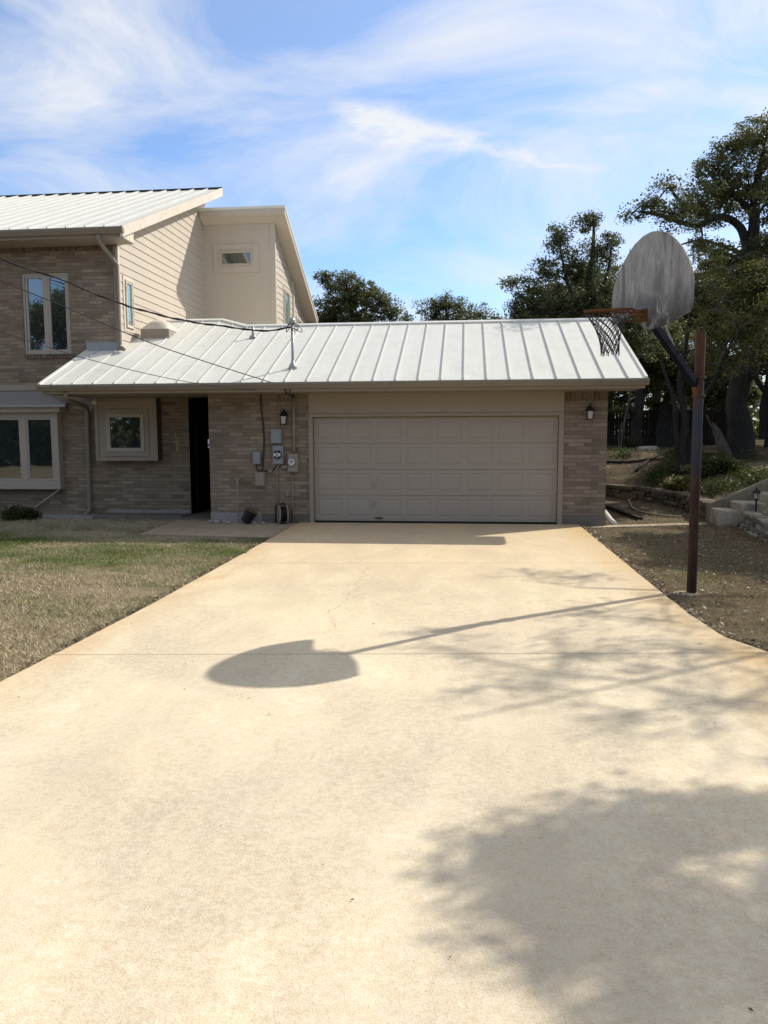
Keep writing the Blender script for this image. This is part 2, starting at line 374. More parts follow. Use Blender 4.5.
class MB:
    def __init__(s): s.v = []; s.f = []; s.t = []
    def add(s, vs, fs):
        k = len(s.v); s.v.extend([tuple(map(float, p)) for p in vs]); s.f.extend([[i + k for i in f] for f in fs]); return s
    def ngon(s, pts): return s.add(pts, [list(range(len(pts)))])
    def hexa(s, p):   # 8 corners: bottom 4, top 4
        return s.add(p, [[3, 2, 1, 0], [4, 5, 6, 7], [0, 1, 5, 4], [1, 2, 6, 5], [2, 3, 7, 6], [3, 0, 4, 7]])
    def box(s, x0, x1, y0, y1, z0, z1):
        return s.hexa([(x0, y0, z0), (x1, y0, z0), (x1, y1, z0), (x0, y1, z0), (x0, y0, z1), (x1, y0, z1), (x1, y1, z1), (x0, y1, z1)])
    def mbox(s, mp, a0, a1, b0, b1, d0, d1):
        return s.hexa([mp(a0, b0, d0), mp(a1, b0, d0), mp(a1, b0, d1), mp(a0, b0, d1), mp(a0, b1, d0), mp(a1, b1, d0), mp(a1, b1, d1), mp(a0, b1, d1)])
    def prism(s, poly, h0, h1, mp):    # poly in (a,b), extruded along third coordinate
        n = len(poly)
        vs = [mp(a, b, h0) for a, b in poly] + [mp(a, b, h1) for a, b in poly]
        fs = [list(range(n))[::-1], list(range(n, 2 * n))] + [[i, (i + 1) % n, n + (i + 1) % n, n + i] for i in range(n)]
        return s.add(vs, fs)
    def tube(s, pts, rad, seg=10, caps=True, closed=False):
        pts = [Vector(p) for p in pts]; n = len(pts)
        rs = rad if hasattr(rad, '__len__') else [rad] * n
        up = None; vs = []
        for i, p in enumerate(pts):
            if closed: t = pts[(i + 1) % n] - pts[i - 1]
            else: t = (pts[min(i + 1, n - 1)] - pts[max(i - 1, 0)])
            t.normalize()
            if up is None:
                up = Vector((0, 0, 1)) if abs(t.z) < .9 else Vector((1, 0, 0))
            a = up - t * up.dot(t)
            if a.length < 1e-5: a = t.orthogonal()
            a.normalize(); up = a; b = t.cross(a)
            for k in range(seg):
                an = 2 * math.pi * k / seg
                vs.append(p + (a * math.cos(an) + b * math.sin(an)) * rs[i])
        fs = []
        for i in range(n if closed else n - 1):
            j = (i + 1) % n
            for k in range(seg):
                k2 = (k + 1) % seg
                fs.append([i * seg + k, i * seg + k2, j * seg + k2, j * seg + k])
        if caps and not closed:
            fs.append(list(range(seg))[::-1]); fs.append([(n - 1) * seg + k for k in range(seg)])
        return s.add(vs, fs)
    def lathe(s, prof, cx, cy, cz, seg=16):   # prof: (r,z)
        vs = []; fs = []
        for r, z in prof:
            for k in range(seg):
                a = 2 * math.pi * k / seg; vs.append((cx + r * math.cos(a), cy + r * math.sin(a), cz + z))
        for i in range(len(prof) - 1):
            for k in range(seg):
                k2 = (k + 1) % seg; fs.append([i * seg + k, i * seg + k2, (i + 1) * seg + k2, (i + 1) * seg + k])
        fs.append(list(range(seg))[::-1]); fs.append([(len(prof) - 1) * seg + k for k in range(seg)])
        return s.add(vs, fs)
    def build(s, name, mat, parent=None, smooth=False, bevel=0, swap=False, recalc=True, tint=None, loc=None):
        me = bpy.data.meshes.new(name)
        vs = s.v
        if loc is not None: vs = [(a - loc[0], b - loc[1], c - loc[2]) for a, b, c in s.v]
        me.from_pydata(vs, [], s.f)
        if recalc:
            bm = bmesh.new(); bm.from_mesh(me)
            bmesh.ops.recalc_face_normals(bm, faces=bm.faces); bm.to_mesh(me); bm.free()
        uv = me.uv_layers.new(name='UVMap')
        for p in me.polygons:
            n = p.normal; ax = max(range(3), key=lambda i: abs(n[i]))
            for li in p.loop_indices:
                c = s.v[me.loops[li].vertex_index]
                q = (c[1], c[2]) if ax == 0 else (c[0], c[2]) if ax == 1 else (c[0], c[1])
                uv.data[li].uv = (q[1], q[0]) if swap else q
        if tint is not None:
            a = me.attributes.new('tint', 'FLOAT', 'POINT'); a.data.foreach_set('value', np.array(tint, dtype=np.float32))
        me.materials.append(mat)
        if smooth:
            for p in me.polygons: p.use_smooth = True
        o = bpy.data.objects.new(name, me); COL.objects.link(o)
        if parent is not None: o.parent = parent
        if loc is not None: o.location = loc
        if bevel:
            b = o.modifiers.new('bevel', 'BEVEL'); b.width = bevel; b.segments = 2; b.limit_method = 'ANGLE'
        return o

def fit(o, parent):
    """put a built object under a parent that has a location, keeping world coordinates"""
    o.parent = parent; o.matrix_parent_inverse = Matrix.Translation(-Vector(parent.location)); return o

def mapF(Y): return lambda a, b, d: (a, Y - d, b)      # faces the camera (-y)
def mapE(X): return lambda a, b, d: (X + d, a, b)      # faces +x

def wall_holes(mb, mp, a0, a1, b0, b1, holes, depth=.14, back=.2):
    As = sorted({a0, a1, *[h[0] for h in holes], *[h[1] for h in holes]})
    Bs = sorted({b0, b1, *[h[2] for h in holes], *[h[3] for h in holes]})
    for i in range(len(As) - 1):
        for j in range(len(Bs) - 1):
            ca, cb = (As[i] + As[i + 1]) / 2, (Bs[j] + Bs[j + 1]) / 2
            if any(h[0] < ca < h[1] and h[2] < cb < h[3] for h in holes): continue
            mb.ngon([mp(As[i], Bs[j], 0), mp(As[i + 1], Bs[j], 0), mp(As[i + 1], Bs[j + 1], 0), mp(As[i], Bs[j + 1], 0)])
    for h in holes:
        c = [(h[0], h[2]), (h[1], h[2]), (h[1], h[3]), (h[0], h[3])]
        for k in range(4):
            p, q = c[k], c[(k + 1) % 4]
            mb.ngon([mp(*p, 0), mp(*q, 0), mp(*q, -depth), mp(*p, -depth)])
    return mb

def clip(poly, f):
    out = []
    for i in range(len(poly)):
        p, q = poly[i], poly[(i + 1) % len(poly)]
        fp, fq = f(p), f(q)
        if fp >= 0: out.append(p)
        if (fp >= 0) != (fq >= 0):
            t = fp / (fp - fq); out.append((p[0] + t * (q[0] - p[0]), p[1] + t * (q[1] - p[1])))
    return out

def siding(poly, mp, ex, z0, z1, thick=.014):
    mb = MB()
    n = int(math.ceil((z1 - z0) / ex))
    for i in range(n):
        zl, zh = z0 + i * ex, z0 + (i + 1) * ex
        c = clip(clip(poly, lambda p: p[1] - zl), lambda p: zh - p[1])
        if len(c) < 3: continue
        d = lambda z: .002 + thick * (1 - (z - zl) / ex)
        mb.ngon([mp(a, b, d(b)) for a, b in c])
        bot = [p for p in c if abs(p[1] - zl) < 1e-6]
        if len(bot) >= 2:
            a0, a1 = min(p[0] for p in bot), max(p[0] for p in bot)
            mb.ngon([mp(a0, zl, d(zl)), mp(a1, zl, d(zl)), mp(a1, zl, 0), mp(a0, zl, 0)])
    return mb

def frame(mb, mp, a0, a1, b0, b1, w, d0, d1, wb=None):
    wb = w if wb is None else wb
    mb.mbox(mp, a0, a0 + w, b0, b1, d0, d1); mb.mbox(mp, a1 - w, a1, b0, b1, d0, d1)
    mb.mbox(mp, a0 + w, a1 - w, b1 - w, b1, d0, d1); mb.mbox(mp, a0 + w, a1 - w, b0, b0 + wb, d0, d1)
    return mb

# ------------------------------------------------------------------ terrain
PL = [(60, -24), (14, -8.3), (9.4, -5.6), (8.25, -3.9), (8.06, -2.16), (8.33, -.2), (8.52, .25), (8.50, .9), (8.06, 1.12), (8.19, 3.59), (7.74, 5.82), (7.02, 6.77), (5.6, 7.7), (3, 8.2), (-8, 12.8), (-60, 26)]
def wall_dist(x, y):
    best = 1e9; sg = 1
    for (ax, ay), (bx, by) in zip(PL[:-1], PL[1:]):
        ux, uy = bx - ax, by - ay; L2 = ux * ux + uy * uy
        t = max(0, min(1, ((x - ax) * ux + (y - ay) * uy) / L2))
        dx, dy = x - ax - t * ux, y - ay - t * uy
        d = dx * dx + dy * dy
        if d < best - 1e-9:
            best = d; sg = 1 if (ux * (y - ay) - uy * (x - ax)) < 0 else -1
    return sg * math.sqrt(best)
def ground_z(x, y):
    d = wall_dist(x, y)
    base = -.045 + .012 * noise.noise((x * .8, y * .8, 0))
    if x < -4: base -= .02 * min(1, (-4 - x) / 4)
    if d < 0: return base
    if d < .2: return base + (.27) * (d / .2)
    h = .225 + .95 * (1 - math.exp(-(d - .2) / 1.9)) + .006 * min(d, 60)
    return h + .05 * noise.noise((x * .7, y * .7, 3)) * min(1, d / 2)

def build_ground():
    def axis(lo, hi, step, far):
        a = list(np.arange(lo, hi + 1e-6, step)); s = step; p = hi
        while p < far: s *= 1.35; p += s; a.append(p)
        s = step; p = lo
        while p > -far: s *= 1.35; p -= s; a.insert(0, p)
        return a
    xs = axis(-9, 14, .12, 450); ys = axis(-10, 15, .14, 450)
    nx, ny = len(xs), len(ys)
    vs = [(x, y, ground_z(x, y)) for y in ys for x in xs]
    fs = [[j * nx + i, j * nx + i + 1, (j + 1) * nx + i + 1, (j + 1) * nx + i] for j in range(ny - 1) for i in range(nx - 1)]
    # leave the ground under the slab a little lower so it never pokes through
    mb = MB(); mb.v = vs; mb.f = fs
    o = mb.build('ground', M['ground'], smooth=True, recalc=False)
    return tag(o, kind='structure')
build_ground()

def slab(name, poly, top, thick, mat, jit=0, parent=None):
    pts = []
    n = len(poly)
    for i in range(n):
        p, q = Vector(poly[i]), Vector(poly[(i + 1) % n]); L = (q - p).length
        k = max(1, int(L / .12)) if jit else 1
        for j in range(k):
            r = p + (q - p) * (j / k)
            if jit and j: r += Vector((noise.noise((r.x * 4, r.y * 4, 1)), noise.noise((r.x * 4, r.y * 4, 9)))) * jit
            pts.append((r.x, r.y))
    return MB().prism(pts, top - thick, top, lambda a, b, h: (a, b, h)).build(name, mat, parent)

DRIVE = [(-.30, -.012), (-.285, -2.4), (-.25, -7.7), (-.29, -9.5), (-.31, -10.3), (-.5, -13), (-1.5, -17), (-4, -22), (-9, -30), (20, -30), (20, -15.5), (13, -12.4), (9, -11.2), (7.2, -10.35), (6.2, -9.65), (5.75, -9.2), (5.54, -8.95), (5.345, -8.5), (5.278, -7.6), (5.275, -5.5), (5.286, -.9), (5.29, -.012)]
tag(slab('driveway', DRIVE, 0, .12, M['driveway'], .012), kind='structure')
WALK = [(-2.86, -1.93), (-.312, -2.26), (-.312, -.012), (-2.15, -.012), (-2.155, .38), (-3.03, .38)]
tag(slab('walkway', WALK, -.012, .1, M['walk'], .008), kind='structure')
# strip of concrete at the wall foot beside the drive
tag(slab('pavement', [(5.296, -.36), (7.9, .42), (7.94, .75), (5.83, .12), (5.82, -.01), (5.296, -.012)], -.022, .08, M['walk'], .01), kind='structure')

# ------------------------------------------------------------------ the house
H = empty('house', (0, 0, 0), 'two-storey brick and siding house with white metal roofs and attached two-car garage', 'house')
WY = 1.215          # front plane of the two-storey part
SX = -4.55          # east face of the two-storey part
SL = .428
def lowz(y): return 2.787 + SL * (y + .841)

# brick walls
up_holes = [(-6.785, -5.69, 3.60, 5.375)]
wall_holes(MB(), mapF(WY), -13, SX, -.4, 5.83, up_holes).build('brick_wall', M['brick'], H, recalc=False)
wall_holes(MB(), mapF(WY), SX, -3.03, -.4, 3.0, []).build('brick_wall', M['brick'], H, recalc=False)
MB().mbox(mapF(WY), -13, SX - .002, 5.83, 6.06, -.1, .002).build('soldier_course', M['soldier'], H, swap=True)
g = MB()
wall_holes(g, mapF(0), -2.165, -.085, -.3, 2.72, [])
g.build('brick_wall', M['brick'], H, recalc=False)
g = MB()
wall_holes(g, mapF(0), 4.975, 5.8, -.3, 2.42, [])
g.ngon([(5.8, 0, -.3), (5.8, 5.7, -.3), (5.8, 5.7, lowz(-.0) - .1), (5.8, 2.846, lowz(2.846) - .12), (5.8, 0, 2.72)])
g.ngon([(5.8, 5.7, -.3), (-2.165, 5.7, -.3), (-2.165, 5.7, 2.72), (5.8, 5.7, 2.72)])
g.build('brick_wall', M['brick'], H, recalc=False)
MB().mbox(mapF(0), 4.975, 5.802, 2.42, 2.645, -.1, .004).build('soldier_course', M['soldier'], H, swap=True)
MB().mbox(mapF(0), 4.975, 5.802, 2.645, 2.73, -.1, .001).build('wall_plate', M['trim'], H)
# shell that closes the back of the house
g = MB()
g.box(-13, -2.45, 11.3, 11.32, -.3, 5.6); g.box(-13.0, -12.98, WY + .01, 11.3, -.3, 6.2)
g.ngon([(-2.165, 5.7, -.3), (-2.165, 11.3, -.3), (-2.165, 11.3, 3), (-2.165, 5.7, 3)])
g.build('brick_wall', M['brick'], H)

# parged foundation strips
g = MB(); g.mbox(mapF(0), 4.972, 5.803, -.2, .19, -.05, .006); g.build('foundation', M['found'], H)
g = MB(); g.mbox(mapF(0), -1.1, -.09, -.2, .17, -.05, .006)
g.build('foundation', M['found'], H)
g = MB(); g.mbox(mapF(0), -2.168, -1.101, -.2, .19, -.05, .008); g.build('foundation', M['whitewash'], H)
g = MB(); g.mbox(mapF(WY), -5.0, -3.05, -.2, .115, -.05, .008)
g.build('foundation', M['whitewash'], H)
g = MB(); g.box(-5.05, -3.04, .62, WY - .01, -.2, .045); g.build('porch_slab', M['found'], H, bevel=.01)
g = MB(); g.box(-13, -5.06, .70, WY - .01, -.2, .015); g.build('foundation_ledge', M['whitewash'], H, bevel=.01)

# entry alcove
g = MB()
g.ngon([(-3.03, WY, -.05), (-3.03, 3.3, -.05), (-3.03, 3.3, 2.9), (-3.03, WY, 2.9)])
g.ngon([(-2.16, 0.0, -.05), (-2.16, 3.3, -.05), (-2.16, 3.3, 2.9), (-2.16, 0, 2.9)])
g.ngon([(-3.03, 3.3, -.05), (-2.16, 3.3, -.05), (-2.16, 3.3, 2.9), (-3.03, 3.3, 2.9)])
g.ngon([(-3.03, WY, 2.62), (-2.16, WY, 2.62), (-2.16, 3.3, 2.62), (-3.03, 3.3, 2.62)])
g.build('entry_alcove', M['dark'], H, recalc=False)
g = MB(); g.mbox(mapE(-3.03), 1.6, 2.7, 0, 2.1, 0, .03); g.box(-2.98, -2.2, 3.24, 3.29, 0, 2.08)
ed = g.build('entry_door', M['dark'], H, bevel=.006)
g = MB(); g.box(-2.42, -2.38, 3.19, 3.24, 1.0, 1.06); g.build('handle', M['brass'], ed)
g = MB(); g.box(-3.03, -2.16, .37, 3.3, -.2, .02); g.build('threshold', M['found'], H)

# garage header and trim
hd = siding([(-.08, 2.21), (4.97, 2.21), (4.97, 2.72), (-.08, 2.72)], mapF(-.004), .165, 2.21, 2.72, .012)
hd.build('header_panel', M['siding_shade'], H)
g = MB(); g.mbox(mapF(0), -.084, 0.0, -.05, 2.205, -.02, .03); g.mbox(mapF(0), 4.875, 4.972, -.05, 2.205, -.02, .03); g.mbox(mapF(0), .001, 4.874, 2.134, 2.205, -.02, .03)
g.build('garage_door_trim', M['trim'], H, bevel=.004)
g = MB(); g.mbox(mapF(0), .0, 4.875, -.05, 2.134, -.4, -.35); g.mbox(mapF(0), -.002, .0, -.05, 2.13, -.3, 0); g.mbox(mapF(0), 4.877, 4.88, -.05, 2.13, -.3, 0)
g.build('door_jamb', M['trim'], H)

# sectional garage door: four sections of eight raised panels
gd = empty('garage_door', (0, .08, 0)); gd.parent = H
gw = 4.87; y0 = .085; rows = 4; rh = (2.13 - .03) / rows
for r in range(rows):
    zb, zt = .03 + r * rh + .003, .03 + (r + 1) * rh - .003
    mb = MB(); mp = mapF(y0)
    holes = []
    for c in range(8):
        ca = (c + .5) * gw / 8 + .003
        holes.append((ca - .25, ca + .25, zb + .085, zt - .075))
    wall_holes(mb, mp, .004, gw, zb, zt, holes, depth=.0)
    for h in holes:
        def ring(i, d): return [mp(h[0] + i, h[2] + i, d), mp(h[1] - i, h[2] + i, d), mp(h[1] - i, h[3] - i, d), mp(h[0] + i, h[3] - i, d)]
        rr = [ring(0, 0), ring(.010, -.008), ring(.020, -.008), ring(.05, .002)]
        for a, b in zip(rr[:-1], rr[1:]):
            for k in range(4):
                mb.ngon([a[k], a[(k + 1) % 4], b[(k + 1) % 4], b[k]])
        mb.ngon(rr[-1])
    mb.ngon([mp(.004, zb, 0), mp(gw, zb, 0), mp(gw, zb, -.04), mp(.004, zb, -.04)])
    mb.ngon([mp(.004, zt, 0), mp(gw, zt, 0), mp(gw, zt - .012, -.04), mp(.004, zt - .012, -.04)])
    fit(mb.build('door_section', M['door'], None, recalc=False), gd)
g = MB(); g.mbox(mapF(y0), .004, gw, -.02, .032, -.04, .0); fit(g.build('bottom_seal', M['rubber']), gd)
for z in (.78, .37):
    g = MB(); g.mbox(mapF(y0), 1.205, 1.245, z - .06, z + .06, 0, .022); g.mbox(mapF(y0), 1.213, 1.237, z - .045, z + .045, .022, .034)
    fit(g.build('handle', M['door'], bevel=.004), gd)
g = MB(); g.mbox(mapF(y0), 1.25, 1.40, .085, .105, 0, .03); fit(g.build('pull_strap', M['rubber']), gd)

# ---- low standing seam roof over garage and porch
def ridge_at(x):
    pts = [(-4.55, 3.42, 4.61), (-2.88, 3.40, 4.602), (-2.12, 2.846, 4.365), (6.33, 2.846, 4.365)]
    for p, q in zip(pts[:-1], pts[1:]):
        if x <= q[0] + 1e-9:
            t = (x - p[0]) / (q[0] - p[0]); return p[1] + t * (q[1] - p[1])
    return pts[-1][1]
def rz(x, y, o=0): return (x, y, lowz(y) + o)
xl, xr, ye = -5.31, 6.33, -.841
poly = [(xl, ye), (xr, ye), (xr, 2.846), (-2.12, 2.846), (-2.88, 3.40), (SX, 3.42), (SX, WY), (xl, WY)]
g = MB(); g.ngon([rz(x, y) for x, y in poly]); g.ngon([rz(x, y, -.03) for x, y in poly])
for i in range(len(poly)):
    p, q = poly[i], poly[(i + 1) % len(poly)]
    g.ngon([rz(*p), rz(*q), rz(*q, -.03), rz(*p, -.03)])
# rear slope
def bz(y): return 4.365 - SL * (y - 2.846)
g.ngon([(xr, 2.846, 4.365), (-2.12, 2.846, 4.365), (-2.12, 6.5, bz(6.5)), (xr, 6.5, bz(6.5))])
g.ngon([(SX, 3.42, 4.61), (-2.88, 3.40, 4.60), (-2.88, 6.9, 3.2), (SX, 6.9, 3.2)])
g.ngon([(-2.12, 2.846, 4.365), (-2.88, 3.40, 4.602), (-2.88, 6.9, 3.2), (-2.12, 6.5, bz(6.5))])
k = 0.056 - 13 * .4245
seams = MB()
while k < xr - .1:
    if k > xl + .05:
        yt = ridge_at(k) if k > SX else WY
        a, b = ye, yt - .02
        w = .008
        seams.hexa([rz(k - w, a, .0), rz(k + w, a, .0), rz(k + w, b, .0), rz(k - w, b, .0), rz(k - w, a, .03), rz(k + w, a, .03), rz(k + w, b, .03), rz(k - w, b, .03)])
    k += .4245
rf = g.build('roof', M['roof'], H, recalc=False)
seams.build('standing_seam', M['seam'], rf)
g = MB()   # ridge cap, rake trims, flashing
cap = [(xr, 2.846, 4.40), (-2.12, 2.846, 4.40), (-2.88, 3.40, 4.637), (SX + .01, 3.42, 4.645)]
for p, q in zip(cap[:-1], cap[1:]):
    p, q = Vector(p), Vector(q)
    for sy, dz in ((-.13, -.05), (.13, -.05)):
        o = Vector((0, sy, dz))
        g.ngon([p, q, q + o, p + o])
    o = Vector((0, -.13, -.05)); o2 = Vector((0, -.13, -.085))
    g.ngon([p + o, q + o, q + o2, p + o2])
g.build('ridge_cap', M['roof'], rf, recalc=False)
g = MB()
g.hexa([rz(xr - .03, ye, -.12), rz(xr + .02, ye, -.12), rz(xr + .02, 2.84, -.12), rz(xr - .03, 2.84, -.12), rz(xr - .03, ye, .03), rz(xr + .02, ye, .03), rz(xr + .02, 2.84, .03), rz(xr - .03, 2.84, .03)])
g.build('rake_trim', M['roof'], H); g = MB()
g.hexa([rz(xl - .02, ye, -.12), rz(xl + .03, ye, -.12), rz(xl + .03, WY, -.12), rz(xl - .02, WY, -.12), rz(xl - .02, ye, .025), rz(xl + .03, ye, .025), rz(xl + .03, WY, .025), rz(xl - .02, WY, .025)])
g.build('rake_trim', M['roof'], H)
g = MB()
g.box(xl + .0, SX + .03, WY - .045, WY - .004, lowz(WY) - .02, lowz(WY) + .17)
g.build('roof_flashing', M['galv'], H)
# eave: gutter, fascia, soffit
gy = ye + .015
prof = [(gy, 2.655), (gy - .075, 2.655), (gy - .095, 2.70), (gy - .115, 2.735), (gy - .115, 2.775), (gy - .10, 2.775), (gy, 2.75)]
g = MB().prism(prof, xl - .01, xr + .03, lambda a, b, h: (h, a, b))
g.build('gutter', M['gutter'], H, bevel=.003)
g = MB(); g.box(xl + .12, xr - .02, gy + .002, gy + .03, 2.605, 2.77); g.build('fascia', M['trim'], H)
g = MB(); g.box(xl + .12, xr - .02, gy + .03, -.001, 2.60, 2.615); g.box(xl + .12, -2.17, .0, WY - .002, 2.60, 2.615); g.build('soffit', M['trim'], H)
g = MB(); g.prism([(ye + .02, 2.60), (.0, 2.60), (.0, lowz(0) - .04), (ye + .02, lowz(ye) - .04)], xr - .05, xr - .022, lambda a, b, h: (h, a, b)); g.build('eave_return', M['trim'], H); g = MB()
g.prism([(ye + .02, 2.60), (WY - .01, 2.60), (WY - .01, lowz(WY) - .04), (ye + .02, lowz(ye) - .04)], xl + .04, xl + .10, lambda a, b, h: (h, a, b))
g.build('eave_return', M['trim'], H)
# gable soffit on the right
g = MB(); g.hexa([rz(5.81, 0, -.16), rz(xr - .05, 0, -.16), rz(xr - .05, 2.84, -.16), rz(5.81, 2.84, -.16), rz(5.81, 0, -.14), rz(xr - .05, 0, -.14), rz(xr - .05, 2.84, -.14), rz(5.81, 2.84, -.14)])
g.build('soffit', M['trim'], H)

# lower downspout
def pipe(name, pts, r, mat, parent, flat=1.0):
    return MB().tube(pts, r, 8).build(name, mat, parent, smooth=True)
def smooth_path(pts, n=6):
    P = [Vector(p) for p in pts]; out = []
    for i in range(len(P) - 1):
        p0 = P[max(i - 1, 0)]; p1 = P[i]; p2 = P[i + 1]; p3 = P[min(i + 2, len(P) - 1)]
        for k in range(n):
            t = k / n
            out.append(.5 * ((2 * p1) + (-p0 + p2) * t + (2 * p0 - 5 * p1 + 4 * p2 - p3) * t * t + (-p0 + 3 * p1 - 3 * p2 + p3) * t ** 3))
    out.append(P[-1]); return out
pipe('downspout', [(-4.785, -.80, 2.68), (-4.785, -.78, 2.56), (-4.80, -.74, 2.50), (-4.90, -.4, 2.47), (-5.25, .95, 2.42), (-5.32, 1.10, 2.37), (-5.33, 1.12, 2.28), (-5.36, 1.12, .16), (-5.38, 1.10, .08), (-5.42, .95, -.02)], .05, M['gutter'], H)
# upper downspout
pipe('downspout', [(-4.61, .50, 5.97), (-4.61, .52, 5.86), (-4.60, .60, 5.80), (-4.55, 1.06, 5.56), (-4.51, 1.13, 5.48), (-4.51, 1.13, 3.78), (-4.50, 1.10, 3.70), (-4.36, .98, 3.66)], .048, M['gutter'], H)
g = MB(); g.box(-4.62, -4.553, WY - .03, WY - .003, 3.75, 5.9); g.build('corner_trim', M['trim'], H)

# ---- east siding wall of the two-storey part
MSL = (8.96 - 6.13) / (7.40 - .55)
def mainz(y): return 6.13 + MSL * (y - .55)
def under(y): return mainz(y) - .19
ewin = (1.43, 1.98, 4.14, 5.37)
pol = [(WY + .001, 2.8), (7.2, 2.8), (7.2, under(7.2)), (WY + .001, under(WY))]
siding(pol, mapE(SX), .183, 2.8, 9, .016).build('siding_wall', M['siding'], H, recalc=False)
g = MB(); g.mbox(mapE(SX), WY - .0, WY + .09, 3.6, 6.02, .001, .026); g.build('corner_trim', M['trim_light'], H)

def window(name, mp, a0, a1, b0, b1, panes, fw, trimw, mat_f, mat_g, rec=0.0, trim_mat=None, sash=.035):
    w = empty(name, mp((a0 + a1) / 2, b0, 0)); w.parent = H
    g = MB()
    if trimw:
        frame(g, mp, a0 - trimw, a1 + trimw, b0 - trimw, b1 + trimw, trimw, 0, .03)
        fit(g.build('window_trim', trim_mat or mat_f, bevel=.004), w); g = MB()
    frame(g, mp, a0, a1, b0, b1, fw, -.06 - rec, .022 - rec)
    for i, (p0, p1) in enumerate(panes[:-1]):
        q0 = panes[i + 1][0]; g.mbox(mp, p1, q0, b0 + fw, b1 - fw, -.06 - rec, .02 - rec)
    fit(g.build('frame', mat_f, bevel=.004), w)
    for p0, p1 in panes:
        s = MB(); frame(s, mp, p0 + .001, p1 - .001, b0 + fw + .001, b1 - fw - .001, sash, -.05 - rec, .008 - rec)
        so = fit(s.build('sash', mat_f, bevel=.003), w)
        s = MB(); s.mbox(mp, p0 + sash, p1 - sash, b0 + fw + sash, b1 - fw - sash, -.045 - rec, -.02 - rec)
        fit(s.build('pane', mat_g), w)
    return w
window('window', mapE(SX), 1.52, 1.90, 4.20, 5.25, [(1.545, 1.875)], .025, .085, M['trim_light'], M['glass_green'], -.042, M['trim_light'], .04)
# upper brick window: two casements, brick rowlock sill
uw = window('window', mapF(WY), -6.783, -5.692, 3.602, 5.373, [(-6.725, -6.265), (-6.205, -5.745)], .05, 0, M['winframe'], M['glass'], .05, None, .05)
g = MB(); g.mbox(mapF(WY), -6.76, -5.62, 3.50, 3.598, -.05, .03); g.build('window_sill', M['soldier'], H, swap=True)

# bay window
by = 1.02
bw = empty('bay_window', (-7.2, by, .58)); bw.parent = H
mp = mapF(by)
g = MB()
g.box(-9.07, -5.985, by + .06, WY - .003, .585, 2.30)
fit(g.build('bay_box', M['winframe']), bw)
g = MB()
cols = [(-9.07, -8.95), (-8.34, -8.21), (-7.60, -7.475), (-6.865, -6.735), (-6.11, -5.985)]
for a, b in cols: g.mbox(mp, a, b, .78, 2.185, -.055, .0)
g.mbox(mp, -9.07, -5.985, 2.186, 2.30, -.055, .0); g.mbox(mp, -9.07, -5.985, .66, .779, -.055, .0)
g.mbox(mp, -9.1, -5.96, .585, .659, -.055, .03)
fit(g.build('frame', M['winframe'], bevel=.005), bw)
for (a, b), (c, d) in zip(cols[:-1], cols[1:]):
    s = MB(); frame(s, mp, b + .001, c - .001, .781, 2.184, .045, -.054, -.012); fit(s.build('sash', M['winframe'], bevel=.004), bw)
    s = MB(); s.mbox(mp, b + .045, c - .045, .825, 2.14, -.05, -.03); fit(s.build('pane', M['glass']), bw)
g = MB()
A, B = (-6.45, WY - .002, 2.80), (-5.78, WY - .002, 2.57); Cc, D = (-5.67, .80, 2.465), (-9.3, .80, 2.465); E2 = (-8.3, WY - .002, 2.80)
g.ngon([E2, A, Cc, D]); g.ngon([A, B, Cc]); dn = lambda p: (p[0], p[1], p[2] - .05)
g.ngon([D, Cc, dn(Cc), dn(D)]); g.ngon([Cc, B, dn(B), dn(Cc)]); g.ngon([dn(D), dn(Cc), dn(B), (-9.3, WY, 2.51)])
fit(g.build('bay_roof', M['galv'], recalc=False), bw)
g = MB(); g.box(-9.2, -5.86, .90, WY - .01, 2.302, 2.44); fit(g.build('bay_fascia', M['winframe'], bevel=.005), bw)
g = MB(); g.box(-13, -6.38, WY - .03, WY - .003, 2.80, 2.93); fit(g.build('bay_flashing', M['trim']), bw)
g = MB(); g.tube([(-6.03, by + .03, .575), (-6.72, WY - .02, .14)], .022, 6); fit(g.build('brace', M['winframe']), bw)
g = MB(); g.tube([(-8.7, by + .05, .575), (-8.1, WY - .02, .14)], .022, 6); fit(g.build('brace', M['winframe']), bw)

# box window beside the entry
by2 = .95
xw = empty('box_window', (-4.36, by2, 1.22)); xw.parent = H
g = MB(); g.box(-5.065, -3.657, by2 + .004, WY - .003, 1.235, 2.598); fit(g.build('window_box', M['box_side']), xw)
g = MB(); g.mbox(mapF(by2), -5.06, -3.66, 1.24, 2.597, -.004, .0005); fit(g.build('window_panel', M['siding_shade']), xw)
g = MB(); mp = mapF(by2)
frame(g, mp, -5.07, -3.652, 1.225, 2.598, .075, .001, .022)
fit(g.build('box_trim', M['trim'], bevel=.004), xw)
g = MB()
frame(g, mp, -4.90, -3.835, 1.325, 2.365, .10, .002, .03); fit(g.build('window_trim', M['trim'], bevel=.005), xw)
g = MB(); frame(g, mp, -4.798, -3.937, 1.427, 2.263, .085, .002, .045); fit(g.build('frame', M['winframe'], bevel=.005), xw)
g = MB(); g.mbox(mp, -4.713, -4.022, 1.512, 2.178, .003, .012); fit(g.build('pane', M['glass']), xw)

